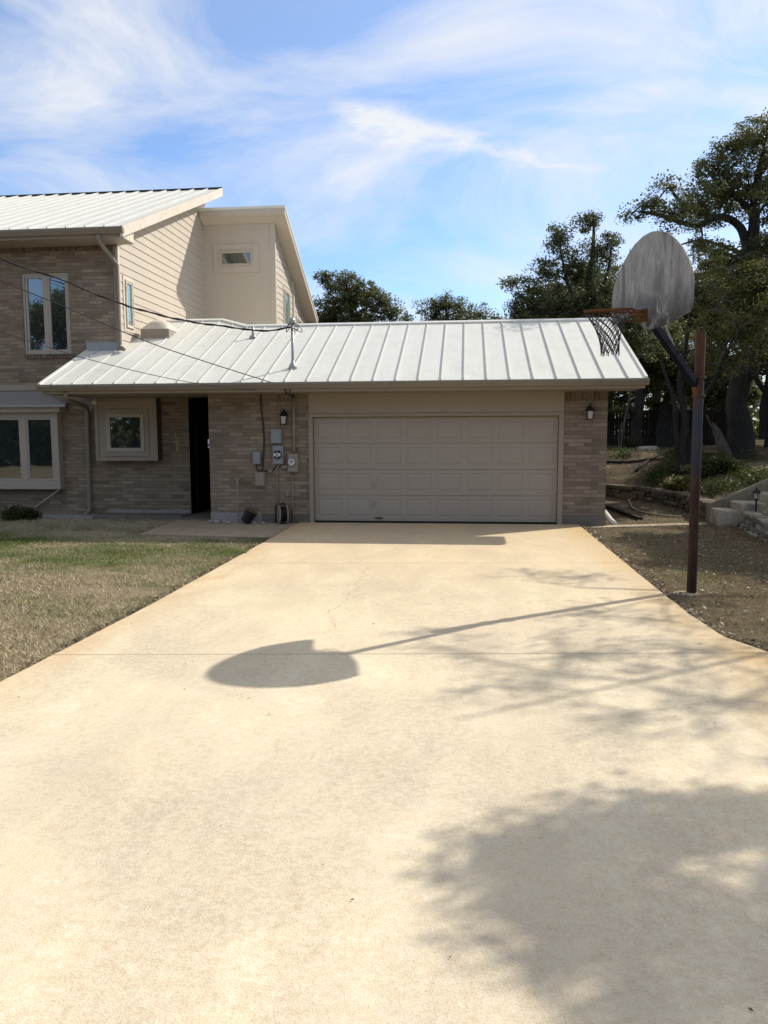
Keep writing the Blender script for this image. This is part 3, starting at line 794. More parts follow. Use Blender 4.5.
# ---- main roof
g = MB(); x0r, x1r = -13.2, -4.08
def mz(x, y, o=0): return (x, y, mainz(y) + o)
P4 = [(x0r, .55), (x1r, .55), (x1r, 7.40), (x0r, 7.40)]
g.ngon([mz(x, y) for x, y in P4]); g.ngon([mz(x, y, -.04) for x, y in P4])
for i in range(4):
    p, q = P4[i], P4[(i + 1) % 4]; g.ngon([mz(*p), mz(*q), mz(*q, -.04), mz(*p, -.04)])
mr = g.build('roof', M['roof'], H, recalc=False)
sm = MB(); x = x1r - .42
while x > x0r:
    sm.hexa([mz(x - .012, .55), mz(x + .012, .55), mz(x + .012, 7.38), mz(x - .012, 7.38), mz(x - .012, .55, .045), mz(x + .012, .55, .045), mz(x + .012, 7.38, .045), mz(x - .012, 7.38, .045)])
    x -= .42
sm.build('standing_seam', M['seam'], mr)
g = MB(); g.box(x0r, x1r, 7.385, 7.42, mainz(7.4) - .2, mainz(7.4) + .055); g.build('ridge_closure', M['iron'], mr)
g = MB(); x = x1r - .42
g.hexa([mz(x1r - .05, .50, -.20), mz(x1r + .012, .50, -.20), mz(x1r + .012, 7.42, -.20), mz(x1r - .05, 7.42, -.20), mz(x1r - .05, .50, .03), mz(x1r + .012, .50, .03), mz(x1r + .012, 7.42, .03), mz(x1r - .05, 7.42, .03)])
g.build('rake_fascia', M['trim_light'], H)
g = MB(); g.hexa([mz(SX + .02, .7, -.19), mz(x1r - .052, .7, -.19), mz(x1r - .052, 7.4, -.19), mz(SX + .02, 7.4, -.19), mz(SX + .02, .7, -.17), mz(x1r - .052, .7, -.17), mz(x1r - .052, 7.4, -.17), mz(SX + .02, 7.4, -.17)])
g.build('soffit', M['trim_light'], H)
yy = .565
prof = [(yy, 5.985), (yy - .075, 5.985), (yy - .095, 6.03), (yy - .115, 6.07), (yy - .115, 6.115), (yy - .10, 6.115), (yy, 6.09)]
MB().prism(prof, x0r, -4.065, lambda a, b, h: (h, a, b)).build('gutter', M['gutter'], H, bevel=.003)
g = MB(); g.box(x0r, -4.12, yy + .001, yy + .03, 5.93, 6.10); g.build('fascia', M['trim'], H)
g = MB(); g.box(x0r, -4.14, yy + .03, WY - .001, 5.925, 5.945); g.build('soffit', M['trim'], H)
g = MB(); g.prism([(yy + .03, 5.945), (WY - .02, 5.945), (WY - .02, mainz(WY) - .19), (yy + .03, mainz(yy) - .14)], -4.52, -4.14, lambda a, b, h: (h, a, b)); g.build('eave_return', M['trim_light'], H)

# ---- upstairs wing behind: shed roof falling to the rear
AY = 6.95; AX = -2.43; ASL = (5.784 - 8.205) / (11.322 - 6.58)
def az(y): return 8.205 + ASL * (y - 6.58)
siding([(SX, 3.0), (AX, 3.0), (AX, az(AY) - .2), (SX, az(AY) - .2)], mapF(AY), .183, 3.0, 8.3, .004).build('siding_wall', M['siding'], H, recalc=False)
siding([(AY + .001, 3.0), (11.25, 3.0), (11.25, az(11.25) - .2), (AY + .001, az(AY) - .2)], mapE(AX), .183, 3.0, 8.3, .014).build('siding_wall', M['siding'], H, recalc=False)
g = MB(); g.mbox(mapF(AY), AX - .13, AX + .02, 3.0, az(AY) - .2, .002, .022); g.mbox(mapE(AX), AY - .02, AY + .10, 3.0, az(AY) - .2, .002, .022)
g.mbox(mapE(AX), 9.15, 9.30, 3.0, az(9.3) - .2, .002, .05)
g.mbox(mapF(AY), SX + .02, AX - .14, az(AY) - .34, az(AY) - .2, .002, .02)
g.build('corner_trim', M['siding'], H)
ex = -2.018
def AP(x, y, o=0): return (x, y, az(y) + o)
g = MB(); g.hexa([AP(SX + .03, 6.58, -.055), AP(ex, 6.58, -.055), AP(ex, 11.4, -.055), AP(SX + .03, 11.4, -.055), AP(SX + .03, 6.58), AP(ex, 6.58), AP(ex, 11.4), AP(SX + .03, 11.4)])
g.build('roof', M['roof'], H)
g = MB(); g.hexa([AP(SX + .03, 6.60, -.215), AP(ex - .02, 6.60, -.215), AP(ex - .02, 6.64, -.215), AP(SX + .03, 6.64, -.215), AP(SX + .03, 6.60, -.057), AP(ex - .02, 6.60, -.057), AP(ex - .02, 6.64, -.057), AP(SX + .03, 6.64, -.057)])
g.hexa([AP(ex - .06, 6.641, -.215), AP(ex - .02, 6.641, -.215), AP(ex - .02, 11.38, -.215), AP(ex - .06, 11.38, -.215), AP(ex - .06, 6.641, -.057), AP(ex - .02, 6.641, -.057), AP(ex - .02, 11.38, -.057), AP(ex - .06, 11.38, -.057)])
g.build('fascia', M['siding'], H)
g = MB(); g.hexa([AP(SX + .03, 6.642, -.205), AP(ex - .062, 6.642, -.205), AP(ex - .062, 11.38, -.205), AP(SX + .03, 11.38, -.205), AP(SX + .03, 6.642, -.19), AP(ex - .062, 6.642, -.19), AP(ex - .062, 11.38, -.19), AP(SX + .03, 11.38, -.19)])
g.build('soffit', M['siding'], H)
g = MB(); g.box(AX + .03, ex - .02, 11.1, 11.38, az(11.3) - .5, az(11.3) - .21); g.build('eave_return', M['siding'], H)
window('window', mapF(AY), -4.05, -3.075, 6.655, 7.075, [(-4.02, -3.105)], .03, .19, M['siding'], M['glass'], -.042, M['siding'], .03)
window('window', mapE(AX), 7.95, 8.62, 4.6, 6.15, [(7.98, 8.59)], .03, .09, M['siding'], M['glass_green'], -.042, M['siding'], .04)
window('window', mapE(AX), 9.75, 10.5, 4.5, 5.55, [(9.78, 10.47)], .03, .09, M['siding'], M['glass_green'], -.042, M['siding'], .04)

# roof vent by the wall, low stub vent
g = MB(); zc = lowz(2.33)
vx0, vx1, vy0, vy1 = -4.40, -3.72, 1.98, 2.62
zt = lowz(2.33) + .075
g.box(vx0, vx1, vy0, vy1, lowz(vy0) - .02, zt)
rv = g.build('skylight', M['trim'], H, bevel=.01)
g = MB(); nu, nv = 14, 8; cx, cy = (vx0 + vx1) / 2, (vy0 + vy1) / 2
vs = []; fs = []
for i in range(nv + 1):
    for j in range(nu + 1):
        u = -1 + 2 * j / nu; v = -1 + 2 * i / nv
        hgt = .25 * ((1 - u * u) ** .6) * ((1 - v * v) ** .6)
        vs.append((cx + u * .33, cy + v * .31, zt + hgt))
for i in range(nv):
    for j in range(nu):
        a = i * (nu + 1) + j; fs.append([a, a + 1, a + nu + 2, a + nu + 1])
g.add(vs, fs); g.build('dome', M['trim_light'], rv, smooth=True)
zb = lowz(1.907)
g = MB(); g.tube([(-1.726, 1.907, zb - .05), (-1.726, 1.907, zb + .26)], .03, 10); g.lathe([(.09, -.02), (.075, .04), (.04, .07)], -1.726, 1.907, zb, 12)
g.build('vent_pipe', M['galv'], H, smooth=True)

# ------------------------------------------------------------------ things on the garage wall
def lantern(x, z, label):
    t = empty('wall_lantern', (x, 0, z), label, 'wall lantern', 'black wall lanterns beside the garage door')
    y = -.11
    g = MB(); g.box(x - .045, x + .045, -.02, -.001, z - .02, z + .14); g.tube([(x, -.015, z + .1), (x, -.07, z + .17), (x, y, z + .14)], .009, 6); fit(g.build('bracket', M['iron']), t)
    g = MB()
    for sx in (-1, 1):
        for sy in (-1, 1): g.tube([(x + sx * .045, y + sy * .045, z - .11), (x + sx * .06, y + sy * .06, z + .05)], .007, 5)
    g.box(x - .055, x + .055, y - .055, y + .055, z - .125, z - .108); fit(g.build('cage', M['iron']), t)
    g = MB(); g.lathe([(.095, .05), (.08, .075), (.035, .12), (.02, .15), (.012, .165), (.015, .18), (.004, .2)], x, y, z, 8); fit(g.build('cap', M['iron']), t)
    g = MB(); g.hexa([(x - .04, y - .04, z - .105), (x + .04, y - .04, z - .105), (x + .04, y + .04, z - .105), (x - .04, y + .04, z - .105), (x - .053, y - .053, z + .045), (x + .053, y - .053, z + .045), (x + .053, y + .053, z + .045), (x - .053, y + .053, z + .045)])
    fit(g.build('glass', M['lampglass']), t)
lantern(-.57, 2.11, 'small black wall lantern above the electric meters left of the garage door')
lantern(5.447, 2.17, 'small black wall lantern on the brick pier right of the garage door')

def enclosure(name, x0, x1, z0, z1, dep, mat, label, cat, group=None, lid=True, loc=None):
    t = empty(name, ((x0 + x1) / 2, 0, z0), label, cat, group)
    g = MB(); g.mbox(mapF(0), x0, x1, z0, z1, .001, dep); fit(g.build('body', mat, bevel=.008), t)
    if lid:
        g = MB(); g.mbox(mapF(0), x0 + .012, x1 - .012, z0 + .012, z1 - .012, dep, dep + .012); fit(g.build('cover', mat, bevel=.005), t)
    return t
def face(t, x, z, r, d, mats):
    g = MB(); n = 20
    def ringp(rr, dd): return [(x + rr * math.cos(2 * math.pi * i / n), -dd, z + rr * math.sin(2 * math.pi * i / n)) for i in range(n)]
    vs = ringp(r, d) + ringp(r, d + .045) + ringp(r * .86, d + .05)
    fs = [[i, (i + 1) % n, n + (i + 1) % n, n + i] for i in range(n)] + [[n + i, n + (i + 1) % n, 2 * n + (i + 1) % n, 2 * n + i] for i in range(n)] + [list(range(2 * n, 3 * n))]
    g.add(vs, fs); o = fit(g.build('meter_ring', mats[0]), t)
    g = MB(); g.add(ringp(r * .74, d + .053), [list(range(n))]); fit(g.build('meter_dial', mats[1], recalc=False), t)
    return o
t = enclosure('breaker_box', -.848, -.632, 1.61, 1.905, .10, M['greybox'], 'light grey breaker box mounted directly above the dark-faced meter', 'electrical box')
t = enclosure('electric_meter', -.815, -.597, 1.19, 1.568, .11, M['greybox'], 'grey electric meter with round black socket face', 'electric meter')
face(t, -.706, 1.385, .085, .122, (M['iron'], M['iron']))
g = MB()
g.mbox(mapF(0), -.775, -.735, 1.355, 1.415, .176, .19); g.mbox(mapF(0), -.675, -.635, 1.355, 1.415, .176, .19); g.mbox(mapF(0), -.715, -.695, 1.33, 1.44, .176, .186)
fit(g.build('contact', M['white_plastic']), t)
t = enclosure('electric_meter', -.507, -.293, 1.03, 1.405, .11, M['beigebox'], 'beige electric meter with round glass dial under the tall conduit', 'electric meter')
face(t, -.415, 1.235, .08, .122, (M['galv'], M['white_plastic']))
g = MB(); g.mbox(mapF(0), -.45, -.38, 1.245, 1.265, .176, .18); g.mbox(mapF(0), -.44, -.39, 1.215, 1.228, .176, .18); fit(g.build('readout', M['iron']), t)
t = enclosure('utility_box', -1.236, -1.078, 1.19, 1.45, .09, M['greybox'], 'narrow grey utility box on brick left of the meters', 'utility box')
t = enclosure('utility_box', -1.19, -.99, .745, 1.03, .12, M['beigebox'], 'beige utility box with hinged cover lowest on the brick', 'utility box')
t = enclosure('junction_box', -.93, -.845, 1.015, 1.08, .05, M['beigebox'], 'tiny beige junction box between lower utility box and conduit', 'junction box')
t = enclosure('junction_box', -.645, -.525, 1.10, 1.17, .06, M['beigebox'], 'tiny beige junction box tucked between the two meters', 'junction box')
t = enclosure('outlet_box', -.57, -.51, .53, .64, .05, M['beigebox'], 'covered outdoor outlet low on brick beside the garage door', 'outlet')
# conduits and cables on the wall
t = MB(); t.tube([(-.378, -.055, 1.40), (-.378, -.055, 2.62)], .028, 10); t.tube([(-.378, -.055, 1.9), (-.378, -.055, 1.94)], .036, 10)
tag(t.build('conduit', M['conduit'], smooth=True), 'thick beige conduit rising from the beige meter to the eave', 'conduit')
t = MB(); t.tube([(-.676, -.05, 1.91), (-.676, -.05, 2.60)], .02, 8)
tag(t.build('conduit', M['conduit'], smooth=True), 'thin beige conduit rising from the breaker box to the eave', 'conduit')
t = MB(); t.tube([(-.70, -.03, 1.19), (-.745, -.03, 1.10), (-.75, -.03, 1.05), (-.75, -.03, -.02)], .018, 8)
tag(t.build('conduit', M['conduit'], smooth=True), 'thin beige conduit running from dark-faced meter down to the ground', 'conduit')
t = MB(); t.tube([(-.43, -.03, 1.03), (-.43, -.03, .0)], .015, 8)
tag(t.build('conduit', M['conduit'], smooth=True), 'thin conduit running from the beige meter down to the ground', 'conduit')
t = MB(); t.tube(smooth_path([(-1.058, -.02, 2.60), (-1.05, -.02, 2.3), (-1.015, -.02, 1.9), (-1.01, -.02, 1.6), (-1.035, -.02, 1.3), (-1.06, -.02, 1.04)]), .016, 6)
t.tube(smooth_path([(-1.17, -.03, 1.19), (-1.17, -.04, 1.10), (-1.10, -.04, 1.04)]), .014, 6)
t.tube(smooth_path([(-1.02, -.03, 1.06), (-.93, -.03, 1.05)]), .012, 6); t.tube(smooth_path([(-.85, -.03, 1.05), (-.78, -.03, 1.12)]), .012, 6)
tag(t.build('cable', M['cable'], smooth=True), 'black cable hanging down the brick to the utility boxes', 'cable')
t = MB(); t.tube([(-1.55, -.14, -.03), (-1.55, -.14, .80)], .017, 8); t.tube([(-1.55, -.14, .78), (-1.55, -.14, .93)], .028, 8); t.box(-1.60, -1.50, -.165, -.115, .88, .91)
tag(t.build('standpipe', M['conduit'], smooth=False), 'slim standing pipe with tap head beside the entry walk', 'standpipe')
# house number
t = empty('house_number', (-3.33, WY, 1.43), 'vertical brass house number on brick beside the dark entry', 'house number')
for i, ch in enumerate('1248'):
    cu = bpy.data.curves.new('digit', 'FONT'); cu.body = ch; cu.size = .155; cu.extrude = .008; cu.align_x = 'CENTER'
    tmp = bpy.data.objects.new('digit_outline', cu); COL.objects.link(tmp); bpy.context.view_layer.update()
    dm = bpy.data.meshes.new_from_object(tmp.evaluated_get(bpy.context.evaluated_depsgraph_get())); bpy.data.objects.remove(tmp)
    dm.name = 'digit'; dm.materials.clear(); dm.materials.append(M['brass']); o = bpy.data.objects.new('digit', dm); COL.objects.link(o)
    o.location = (-3.33 + .012 * i, WY - .02, 1.74 - i * .105); o.rotation_euler = (math.pi / 2, 0, 0); fit(o, t)
# doorbell at the entry corner
t = empty('doorbell', (-2.19, -.0, 1.6), 'small white doorbell panel at the edge of dark entry', 'doorbell')
g = MB(); g.box(-2.195, -2.163, .0, .05, 1.52, 1.70); fit(g.build('case', M['white_plastic'], bevel=.006), t)
g = MB(); g.box(-2.19, -2.17, -.008, -.001, 1.56, 1.60); fit(g.build('button', M['iron']), t)
# security lamp under eave by the box window
t = empty('flood_lamp', (-5.0, .80, 2.52), 'small flood lamp under the eave above the box window', 'flood lamp')
g = MB(); g.tube([(-5.0, .85, 2.598), (-5.0, .83, 2.55)], .03, 8); fit(g.build('base', M['trim_light']), t)
g = MB(); g.tube([(-5.0, .83, 2.55), (-4.97, .74, 2.50)], [.03, .055], 10); fit(g.build('head', M['trim_light']), t)

# service mast and overhead cables
t = empty('service_mast', (-.37, -.10, lowz(-.1)), 'thin grey service mast standing on the white garage roof', 'mast')
g = MB(); g.tube([(-.37, -.10, lowz(-.1) - .4), (-.37, -.10, 4.0)], .028, 10); fit(g.build('pipe', M['galv'], smooth=True), t)
g = MB(); g.lathe([(.10, -.03), (.08, .05), (.045, .10), (.03, .16)], -.37, -.10, lowz(-.1), 12); fit(g.build('boot', M['galv'], smooth=True), t)
g = MB(); g.lathe([(.035, -.02), (.055, .0), (.06, .05), (.05, .09), (.02, .12)], -.37, -.10, 3.98, 12); g.tube([(-.37, -.1, 4.02), (-.45, -.13, 3.95)], .025, 8); fit(g.build('weatherhead', M['galv'], smooth=True), t)
cA = [(-.40, -.12, 3.90), (-.93, -.3, 3.82), (-1.47, -.51, 3.87), (-2.04, -.73, 3.93), (-2.52, -.92, 4.01), (-3.05, -1.14, 4.14), (-3.54, -1.35, 4.3), (-4.31, -1.69, 4.62), (-5.2, -2.1, 4.92), (-6.54, -2.78, 5.42), (-10, -4.5, 6.7), (-14, -6.5, 8.3)]
pa = smooth_path(cA, 5)
t = MB(); t.tube(pa, .011, 6)
for ph in (0, 2.1):
    t.tube([p + Vector((0, .017 * math.cos(i * 1.1 + ph), .017 * math.sin(i * 1.1 + ph))) for i, p in enumerate(pa)], .009, 5)
for dx, dz in ((.10, -.08), (.16, -.17), (.05, -.14), (-.08, -.16)):
    t.tube(smooth_path([(-.38, -.13, 4.0), (-.37 + dx, -.17, 3.92), (-.37 + dx * 1.3, -.17, 3.9 + dz * .6), (-.39 + dx * .3, -.15, 3.88)], 4), .008, 5)
tag(t.build('overhead_cable', M['cable'], smooth=True), 'thick twisted overhead power cable ending at the roof mast', 'cable')
cB = [(-.25, -.80, 2.66), (-.85, -.98, 2.85), (-1.83, -1.38, 3.17), (-2.7, -1.75, 3.48), (-3.84, -2.27, 3.99), (-4.82, -2.75, 4.42), (-6.06, -3.44, 5.01), (-10, -5.4, 6.6), (-14, -7, 8.0)]
t = MB(); t.tube(smooth_path(cB, 5), .0085, 6)
tag(t.build('overhead_cable', M['cable'], smooth=True), 'thin overhead cable dropping across the roof to the gutter near the mast', 'cable')
cC = [(-.88, -.93, 2.64), (-1.19, -1.02, 2.65), (-2.25, -1.52, 2.8), (-3.62, -2.21, 3.14), (-4.78, -2.88, 3.55), (-5.96, -3.66, 4.09), (-10, -5.9, 5.9), (-14, -7, 7.5)]
t = MB(); t.tube(smooth_path(cC, 5), .006, 6)
tag(t.build('overhead_cable', M['cable'], smooth=True), 'lowest and thinnest overhead cable crossing the left end of garage roof', 'cable')
t = empty('utility_pole', (-14, -6.8, -.05), 'tall wooden utility pole holding the overhead cables', 'utility pole')
g = MB(); g.tube([(-14, -6.8, -.2), (-14, -6.8, 8.8)], [.16, .11], 12); fit(g.build('post', M['bark_grey'], smooth=True), t)
g = MB(); g.box(-14.06, -13.94, -7.8, -5.8, 8.15, 8.28); fit(g.build('crossarm', M['bark_grey']), t)
t = MB(); t.tube(smooth_path([(-.37, -.86, 2.66), (-.34, -.84, 2.58), (-.42, -.5, 2.57), (-.36, -.12, 2.56), (-.40, -.08, 2.5)], 4), .014, 6); t.tube(smooth_path([(-.25, -.86, 2.66), (-.28, -.80, 2.55), (-.33, -.10, 2.5)], 4), .01, 6)
tag(t.build('cable', M['cable'], smooth=True), 'dark cable tangle under the eave at top of the conduit', 'cable')

# clutter at the foot of the wall
t = empty('bucket', (-1.32, -.22, -.02), 'tipped black bucket with yellow rim at foot of the brick', 'bucket')
g = MB(); ax = Vector((.5, .15, .85)).normalized(); c0 = Vector((-1.38, -.24, .02))
prof = [(.09, 0), (.10, .02), (.125, .26)]
def lathe_ax(g, prof, c0, ax, seg=14):
    a = ax.orthogonal().normalized(); b = ax.cross(a); vs = []; fs = []
    for r, z in prof:
        for k in range(seg): an = 2 * math.pi * k / seg; vs.append(c0 + ax * z + (a * math.cos(an) + b * math.sin(an)) * r)
    for i in range(len(prof) - 1):
        for k in range(seg): k2 = (k + 1) % seg; fs.append([i * seg + k, i * seg + k2, (i + 1) * seg + k2, (i + 1) * seg + k])
    fs.append(list(range(seg))); return g.add(vs, fs)
lathe_ax(g, prof, c0, ax); fit(g.build('body', M['black_bag'], recalc=False), t)
g = MB(); lathe_ax(g, [(.126, .245), (.14, .25), (.14, .275), (.126, .28)], c0, ax); fit(g.build('rim', M['yellow'], recalc=False), t)
t = empty('hose_reel', (-.62, -.2, -.02), 'dark hose reel with two pale round discs near the meters', 'hose reel')
for dx in (-.07, .09):
    g = MB(); lathe_ax(g, [(.0, -.012), (.19, -.012), (.2, 0), (.19, .012), (.02, .014)], Vector((-.62 + dx, -.18, .185)), Vector((1, .45, 0)).normalized(), 20)
    fit(g.build('disc', M['beigebox'], recalc=False), t)
g = MB(); 
for k in range(5): 
    cpt = Vector((-.65 + .028 * k, -.195 + .012 * k, .185)); a2 = Vector((1, .45, 0)).normalized(); u2 = a2.orthogonal().normalized(); v2 = a2.cross(u2)
    g.tube([cpt + (u2 * math.cos(q * math.pi / 9) + v2 * math.sin(q * math.pi / 9)) * .14 for q in range(18)], .018, 6, closed=True)
g.tube([(-.75, -.2, .02), (-.75, -.18, .36), (-.6, -.14, .40), (-.5, -.1, .3)], .018, 6)
fit(g.build('coil', M['black_bag'], smooth=True), t)

def stone_mesh(g, tints, c, sx, sy, sz, rot, tv, sub=2):
    bm = bmesh.new(); bmesh.ops.create_icosphere(bm, subdivisions=sub, radius=1)
    vs = []
    off = random.random() * 50
    for v in bm.verts:
        p = v.co.copy()
        p = Vector((max(-.75, min(.75, p.x)), max(-.75, min(.75, p.y)), max(-.7, min(.7, p.z)))) * 1.3
        p *= 1 + .18 * noise.noise(p * 1.3 + Vector((off, 0, 0)))
        p = Vector((p.x * sx, p.y * sy, p.z * sz)); p.rotate(rot); vs.append(p + Vector(c))
    fs = [[v.index for v in f.verts] for f in bm.faces]
    bm.verts.index_update(); g.add(vs, fs); tints += [tv] * len(vs); bm.free()
from mathutils import Euler
for i, (x, y, s) in enumerate([(-2.12, -.16, .055), (-1.98, -.2, .07), (-1.84, -.14, .05), (-1.72, -.22, .045), (-1.20, -.2, .04), (-1.02, -.16, .035)]):
    g = MB(); ti = []
    stone_mesh(g, ti, (x, y, -.012 + s * .5), s, s * .8, s * .6, Euler((0, 0, i * 1.3)), .3 + .12 * i, 2)
    tag(g.build('loose_stone', M['rock'], smooth=True, tint=ti), 'small pale stone lying on the walk against the brick', 'stone', 'stones along the garage wall')

# ------------------------------------------------------------------ basketball hoop
bp = Vector((5.645, -6.41, 0))
Hoop = empty('basketball_hoop', bp, 'old basketball hoop on rusty pole with weathered fan backboard', 'basketball hoop')
def hb(g, name, mat, **k):
    return fit(g.build(name, mat, **k), Hoop)
g = MB(); g.tube([(bp.x, bp.y, -.15), (bp.x, bp.y, 2.90)], .053, 20)
po = g.build('pole', M['pole'], smooth=True, loc=None); fit(po, Hoop)
md = po.modifiers.new('edge', 'EDGE_SPLIT')
for z in (2.20, 2.40):
    g = MB(); g.lathe([(.060, -.016), (.070, -.014), (.070, .014), (.060, .016)], bp.x, bp.y, z, 20); hb(g, 'collar', M['pole'])
nrm = Vector((-.881, -.474, 0)).normalized(); eh = Vector((.474, -.881, 0)).normalized()
BC = Vector((4.904, -7.219, 0))
cB0 = BC + Vector((0, 0, 2.831))
ol = [(-.585, .115), (-.50, .125), (-.44, .15), (-.36, .165), (-.27, .185), (-.19, .18), (-.15, .15), (-.12, .06), (-.06, .012), (.04, .0), (.28, .02), (.585, .10), (.612, .20), (.612, .375), (.585, .475), (.53, .575), (.455, .675), (.36, .765), (.25, .845), (.12, .895), (0, .91), (-.12, .895), (-.25, .845), (-.36, .765), (-.455, .675), (-.53, .575), (-.585, .475), (-.605, .375), (-.605, .20)]
ol = [(u * .958, v * (1.058 if v > .2 else 1.0)) for u, v in ol]
bd = MB(); th = .022
vs = []
for s in (th / 2, -th / 2): vs += [eh * u + Vector((0, 0, v)) + nrm * s for u, v in ol]
n = len(ol)
bd.add(vs, [list(range(n)), list(range(n, 2 * n))[::-1]] + [[i, (i + 1) % n, n + (i + 1) % n, n + i] for i in range(n)])
bo = bd.build('backboard', M['plywood'], bevel=.004); bo.parent = Hoop; bo.location = cB0 - bp
# rim, bracket, net
ub = -.075
rc = BC + eh * ub + Vector((0, 0, 3.01)) + nrm * (.011 + .215 + .2286)
front = Vector((-.22, -.975, 0))
def sag(p): return p - Vector((0, 0, .115 * (p - rc).dot(front)))
seg = 40
g = MB(); g.tube([sag(rc + Vector((.2286 * math.cos(2 * math.pi * i / seg), .2286 * math.sin(2 * math.pi * i / seg), 0))) for i in range(seg)], .0105, 8, closed=True)
for i in range(12):
    a = 2 * math.pi * (i + .5) / 12; p = sag(rc + Vector((.2286 * math.cos(a), .2286 * math.sin(a), -.012))); g.tube([p, p - Vector((0, 0, .022))], .004, 5)
hb(g, 'rim', M['orange'], smooth=True)
bc = BC + eh * ub + Vector((0, 0, 2.985)) + nrm * .012
g = MB()
def P3(u, v, w): return bc + eh * u + nrm * w + Vector((0, 0, v))
g.hexa([P3(-.06, -.07, 0), P3(.06, -.07, 0), P3(.06, -.07, .008), P3(-.06, -.07, .008), P3(-.06, .06, 0), P3(.06, .06, 0), P3(.06, .06, .008), P3(-.06, .06, .008)])
for s in (-1, 1):
    g.tube([P3(.06 * s, .03, .004), P3(.07 * s, .03, .18), P3(.15 * s, .03, .27)], .009, 6)
    g.tube([P3(.06 * s, -.06, .004), P3(.06 * s, -.06, .12), P3(.17 * s, .012, .36)], .008, 6)
g.hexa([P3(-.06, -.005, .008), P3(.06, -.005, .008), P3(.03, .025, .16), P3(-.03, .025, .16), P3(-.06, .003, .008), P3(.06, .003, .008), P3(.03, .031, .16), P3(-.03, .031, .16)])
hb(g, 'bracket', M['orange'])
g = MB(); nd = 12; lv = 8
def npnt(i, l):
    t = l / lv; r = .088 + .134 * (1 - t) ** 2.2
    a = 2 * math.pi * (i + .5 * (l % 2)) / nd
    q = sag(rc + Vector((r * math.cos(a), r * math.sin(a), -.03)))
    return q + Vector((.03 * t, .0, -.385 * t + .01 * math.sin(3 * a)))
for l in range(lv):
    for i in range(nd):
        a = npnt(i, l)
        for j in ((i, i - 1) if l % 2 == 0 else (i, i + 1)): g.tube([a, npnt(j % nd, l + 1)], .0048, 5, caps=False)
for i in range(nd): g.tube([npnt(i, lv), npnt(i, lv) - Vector((0, 0, .03))], .005, 5)
hb(g, 'net', M['net'])
# arms from the pole to the back of the board
def beam(g, p, q, w, h):
    p, q = Vector(p), Vector(q); t = (q - p).normalized(); s = t.cross(Vector((0, 0, 1))).normalized(); u = s.cross(t)
    g.hexa([p - s * w - u * h, p + s * w - u * h, q + s * w - u * h, q - s * w - u * h, p - s * w + u * h, p + s * w + u * h, q + s * w + u * h, q - s * w + u * h])
back = BC + Vector((0, 0, 2.86)) - nrm * .03
g = MB(); beam(g, bp + Vector((-.05, -.05, 2.32)), back + Vector((.03, .02, .02)), .03, .042); hb(g, 'arm', M['navy'], bevel=.006)
g = MB(); beam(g, back + eh * .10 + Vector((.0, .0, .06)), back + eh * .10 + Vector((.0, .0, .5)), .03, .02); beam(g, back - eh * .10 + Vector((.0, .0, .06)), back - eh * .10 + Vector((.0, .0, .5)), .03, .02); hb(g, 'board_cleat', M['navy'])
g = MB(); g.tube([bp + Vector((-.25, -.24, 2.50)), back + Vector((.02, .03, .30))], .009, 6); g.tube([bp + Vector((-.20, -.20, 2.46)), back + Vector((.05, .05, .10))], .007, 6); hb(g, 'stay_rod', M['galv'])
g = MB(); g.prism([(.05, 2.17), (.05, 2.36), (.12, 2.38), (.11, 2.28)], -.025, .025, lambda a, b, h: tuple(bp + Vector((-.72, -.70, 0)) * a + Vector((.70, -.72, 0)) * h + Vector((0, 0, b))))
hb(g, 'gusset', M['orange'])
g = MB(); g.lathe([(.17, -.06), (.15, -.01), (.06, .005)], bp.x - .05, bp.y, -.03, 14)
hb(g, 'footing', M['walk'])

# ------------------------------------------------------------------ stone walls, steps, path light
def course_wall(name, pts, z0f, hts, mat, label, dep=.28, seed=1, lmin=.28, lmax=.55):
    random.seed(seed)
    P = [Vector((p[0], p[1], 0)) for p in pts]
    L = [0]
    for p, q in zip(P[:-1], P[1:]): L.append(L[-1] + (q - p).length)
    def at(s):
        s = max(0, min(L[-1] - 1e-4, s))
        for i in range(len(P) - 1):
            if s <= L[i + 1]:
                t = (s - L[i]) / (L[i + 1] - L[i]); return P[i] + (P[i + 1] - P[i]) * t, (P[i + 1] - P[i]).normalized()
    g = MB(); ti = []
    z = 0
    for ci, hgt in enumerate(hts):
        s = -random.random() * .2
        while s < L[-1]:
            l = random.uniform(lmin, lmax) * (1.15 if ci == len(hts) - 1 else 1)
            a, b = max(0, s), min(L[-1], s + l - .012)
            if b - a > .08:
                c, d = at((a + b) / 2); nn = Vector((d.y, -d.x, 0))
                dd = dep * random.uniform(.85, 1.1) + (.04 if ci == len(hts) - 1 else 0)
                hh = hgt * random.uniform(.88, 1.0); jo = random.uniform(-.02, .02)
                zb = z0f + z + random.uniform(0, .008)
                cs = []
                for zz in (zb, zb + hh):
                    for (u, w) in ((-.5, -.35), (.5, -.35), (.5, .65), (-.5, .65)):
                        p = c + d * (u * (b - a)) + nn * (w * dd + jo)
                        cs.append((p.x + random.uniform(-.026, .026), p.y + random.uniform(-.026, .026), zz + random.uniform(-.016, .014)))
                k = len(g.v); g.hexa(cs); ti += [random.random()] * 8
            s += l
        z += hgt
    o = g.build(name, mat, bevel=.014, tint=ti)
    return tag(o, label, 'retaining wall')
course_wall('retaining_wall', [(8.12, 1.12), (8.25, 2.4), (8.28, 3.59), (7.83, 5.82), (7.10, 6.85), (5.65, 7.8), (3.0, 8.3)], -.08, [.10, .11, .11, .12], M['mossstone'], 'mossy brown stone retaining wall curving behind the garage corner', .28, 3, .18, .42)
